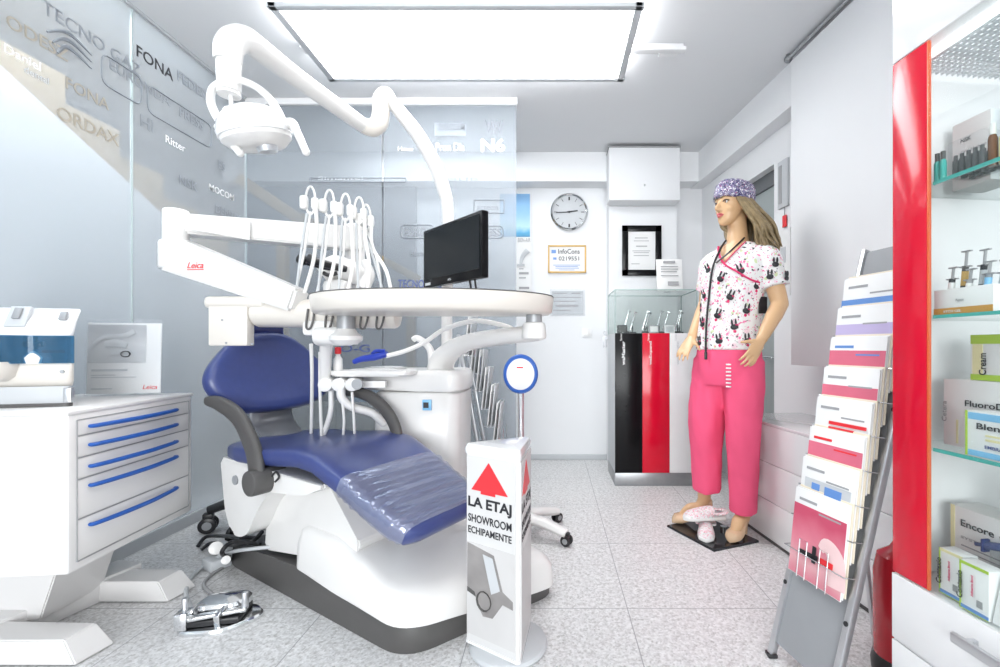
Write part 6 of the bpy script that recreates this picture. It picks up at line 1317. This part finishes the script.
for (l, z) in ((-0.10, 1.40), (-0.115, 1.27), (-0.02, 1.345), (0.035, 1.25), (0.075, 1.375), (-0.105, 1.12), (0.0, 1.03), (0.11, 1.18), (0.07, 1.10), (-0.12, 1.02), (0.125, 1.03), (-0.02, 1.16), (0.14, 1.30), (-0.14, 1.20)):
    q = chest(l, z, 0.003); q1 = chest(l + 0.012, z, 0.003); t1 = (q1 - q).normalized(); n1 = t1.cross(EZ).normalized()
    if n1.dot(fV) < 0: n1 = -n1
    X = Matrix((t1, EZ, t1.cross(EZ))).transposed() @ Matrix.Rotation(rnd.uniform(-0.5, 0.5), 3, 'Z')
    g.sphere(q, (0.019, 0.014, 0.004), seg=14, rot=X)
    for sx in (-1, 1): g.sphere(q + X @ V(sx * 0.009, 0.024, 0), (0.005, 0.017, 0.004), seg=10, rot=X)
    g2.sphere(q + X @ V(0.012, 0.010, 0.003), (0.007, 0.004, 0.003), seg=8, rot=X); g2.sphere(q + X @ V(0, -0.022, 0), (0.008, 0.008, 0.003), seg=8, rot=X)
for (Sh, El) in ((LS, LE),):
    for (t_, ph) in ((0.15, 0.1), (0.42, -0.5), (0.45, 0.7)):
        c = Sh.lerp(El, t_); dr_ = (V(-0.15, -0.98, 0) * math.cos(ph) + V(0.95, -0.1, 0) * math.sin(ph)).normalized(); q = c + dr_ * 0.071; tt_ = EZ.cross(dr_); X = Matrix((tt_, EZ, tt_.cross(EZ))).transposed()
        g.sphere(q, (0.017, 0.013, 0.005), seg=14, rot=X)
        for sx in (-1, 1): g.sphere(q + X @ V(sx * 0.008, 0.022, 0), (0.005, 0.015, 0.005), seg=10, rot=X)
b = bmesh.new(); b.from_mesh(tu.data)
for gg, mi in ((g, 1), (g2, 2)):
    me_ = bpy.data.meshes.new('t'); gg.bm.to_mesh(me_); gg.bm.free(); me_.transform(WM[tu].inverted())
    for p_ in me_.polygons: p_.material_index = mi
    b.from_mesh(me_); bpy.data.meshes.remove(me_)
b.to_mesh(tu.data); b.free(); tu.data.materials.append(M['ink']); tu.data.materials.append(M['pinkd'])
# trousers
g = G(); g.loft([ell(Q(-0.047, 0.0, z), a, b, lV, fV, 36, 0.92) for z, a, b in ((0.80, 0.15, 0.12), (0.88, 0.165, 0.133), (0.95, 0.166, 0.134), (1.02, 0.158, 0.125), (1.05, 0.15, 0.115))])
def leg(Hh, Kk, hem, rs):
    pts = [Hh + EZ * -0.02, Hh.lerp(Kk, 0.45), Kk, Kk.lerp(hem, 0.55), hem]; sp_ = smooth_path(pts, 10); rr = lerp_list(rs, len(sp_)); rings = []
    for i, p in enumerate(sp_):
        d = (sp_[min(i + 1, len(sp_) - 1)] - sp_[max(i - 1, 0)]).normalized(); u = lV - d * lV.dot(d); u.normalize(); v = d.cross(u).normalized(); r_ = []
        for k in range(36):
            t = 2 * math.pi * k / 36; w = 1 + 0.10 * noise.noise(Vector((math.cos(t) * 1.7, math.sin(t) * 1.7, p.z * 4.5 + Hh.x * 30))) + 0.05 * noise.noise(Vector((math.cos(t) * 2.5 + p.z * 9, math.sin(t) * 2.5, p.z * 13)))
            r_.append(p + (u * math.cos(t) + v * math.sin(t)) * rr[i] * w)
        rings.append(r_)
    g.loft(rings)
leg(LH, P(743, 425, 2.345), P(743, 511, 2.39), [0.104, 0.100, 0.086, 0.075, 0.068]); leg(RH, P(706, 422, 2.50), P(707, 489, 2.55), [0.106, 0.100, 0.092, 0.084, 0.078])
tr_ = obj('trousers', g, 'pink', mq, remesh=0.0075, smooth_it=4)
g = G()
for k in range(7):
    q = Q(0.02, 0.128 + 0.0015 * k, 0.925 - 0.018 * k); q = P(728.5, 364.5 + 3.7 * k, 2.262 + 0.0004 * k); g.box(q, (0.024, 0.012, 0.007), Matrix((lV, -fV, EZ)).transposed(), 0.002)
obj('white_stitch_marks', g, 'whitel', tr_)
# shoes on the feet
def pump(name, A_, T_, label):
    d = V(T_.x - A_.x, T_.y - A_.y, 0); ln = d.length; d.normalize(); w = EZ.cross(d); toe = V(T_.x, T_.y, 0.0) + d * 0.045; heel = V(A_.x, A_.y, 0) - d * 0.045; hz2 = A_.z - 0.055
    tot = (toe - heel).length; g = G(); rr = []
    for t, hw, zb0, hh in ((0.0, 0.012, 1.0, 0.02), (0.04, 0.032, 1.0, 0.026), (0.2, 0.036, 0.92, 0.024), (0.42, 0.035, 0.52, 0.020), (0.62, 0.042, 0.12, 0.022), (0.78, 0.044, 0.0, 0.027), (0.92, 0.034, 0.0, 0.024), (0.98, 0.018, 0.0, 0.016), (1.0, 0.006, 0.0, 0.008)):
        c = heel.lerp(toe, t) + EZ * (0.014 + hz2 * zb0 + hh); rr.append(ell(c, hw, hh, w, EZ, 20, 0.8))
    g.loft(rr); g.tube([heel + d * 0.02 + EZ * (0.014 + hz2), heel + d * 0.03 + EZ * 0.06, heel + d * 0.03 + EZ * 0.0135], [0.026, 0.013, 0.010], 12); return tag(obj(name, g, 'beige', mq), label)
pump('shoe', LA, LT, 'beige patent court shoe'); pump('shoe', RA, RT, 'beige patent court shoe')
# printed clogs in front of the feet
def clog(label, c, d, z0):
    d = d.normalized(); w = EZ.cross(d); L_ = 0.225
    t = thing('clog', label, 'clog', c + EZ * z0)
    g = G(); rr = []
    for s_, hw, hh in ((0.0, 0.015, 0.010), (0.03, 0.032, 0.014), (0.25, 0.036, 0.014), (0.5, 0.036, 0.012), (0.75, 0.044, 0.013), (0.92, 0.038, 0.013), (0.985, 0.02, 0.011), (1.0, 0.008, 0.008)):
        rr.append(ell(c + d * (L_ * (s_ - 0.5)) + EZ * (z0 + hh), hw, hh, w, EZ, 20, 0.55))
    g.loft(rr); obj('sole', g, 'white', t)
    g = G(); rr = []
    for s_, hw, hh in ((0.30, 0.033, 0.050), (0.36, 0.037, 0.052), (0.5, 0.038, 0.050), (0.7, 0.043, 0.040), (0.88, 0.038, 0.028), (0.97, 0.02, 0.014), (0.99, 0.008, 0.006)):
        half = [c + d * (L_ * (s_ - 0.5)) + w * (hw * math.cos(k * math.pi / 12)) + EZ * (z0 + 0.020 + hh * math.sin(k * math.pi / 12)) for k in range(13)]
        rr.append(half)
    g.loft(rr); obj('upper', g, 'clogm', t, 60)
    g = G(); pts = [c + d * (L_ * (x - 0.5)) + w * y + EZ * (z0 + z) for x, y, z in ((0.42, 0.040, 0.045), (0.18, 0.038, 0.040), (0.03, 0.022, 0.044), (-0.01, 0.0, 0.046), (0.03, -0.022, 0.044), (0.18, -0.038, 0.040), (0.42, -0.040, 0.045))]
    g.tube(pts, [0.012, 0.015, 0.017, 0.017, 0.017, 0.015, 0.012], 10, flat=0.4, up=EZ); obj('heel_band', g, 'clogm', t)
    g = G(); g.box(c - d * 0.045 + EZ * (z0 + 0.032), (0.10, 0.05, 0.006), Matrix((d, w, EZ)).transposed(), 0.002); obj('insole', g, 'lgrey', t)
c2a, c2b = F(708, 547), F(707, 526)
clog('printed pink and white clog on the plate, toe towards the viewer', (c2a + c2b) / 2 + V(-0.01, -0.005, 0), c2a - c2b, 0.0125)
cA, cB = P(684, 515, 2.42), P(725, 512, 2.42)
clog('printed pink and white clog lying across the other one', V((cA.x + cB.x) / 2, 2.425, 0), V(-1, -0.05, 0), 0.083)
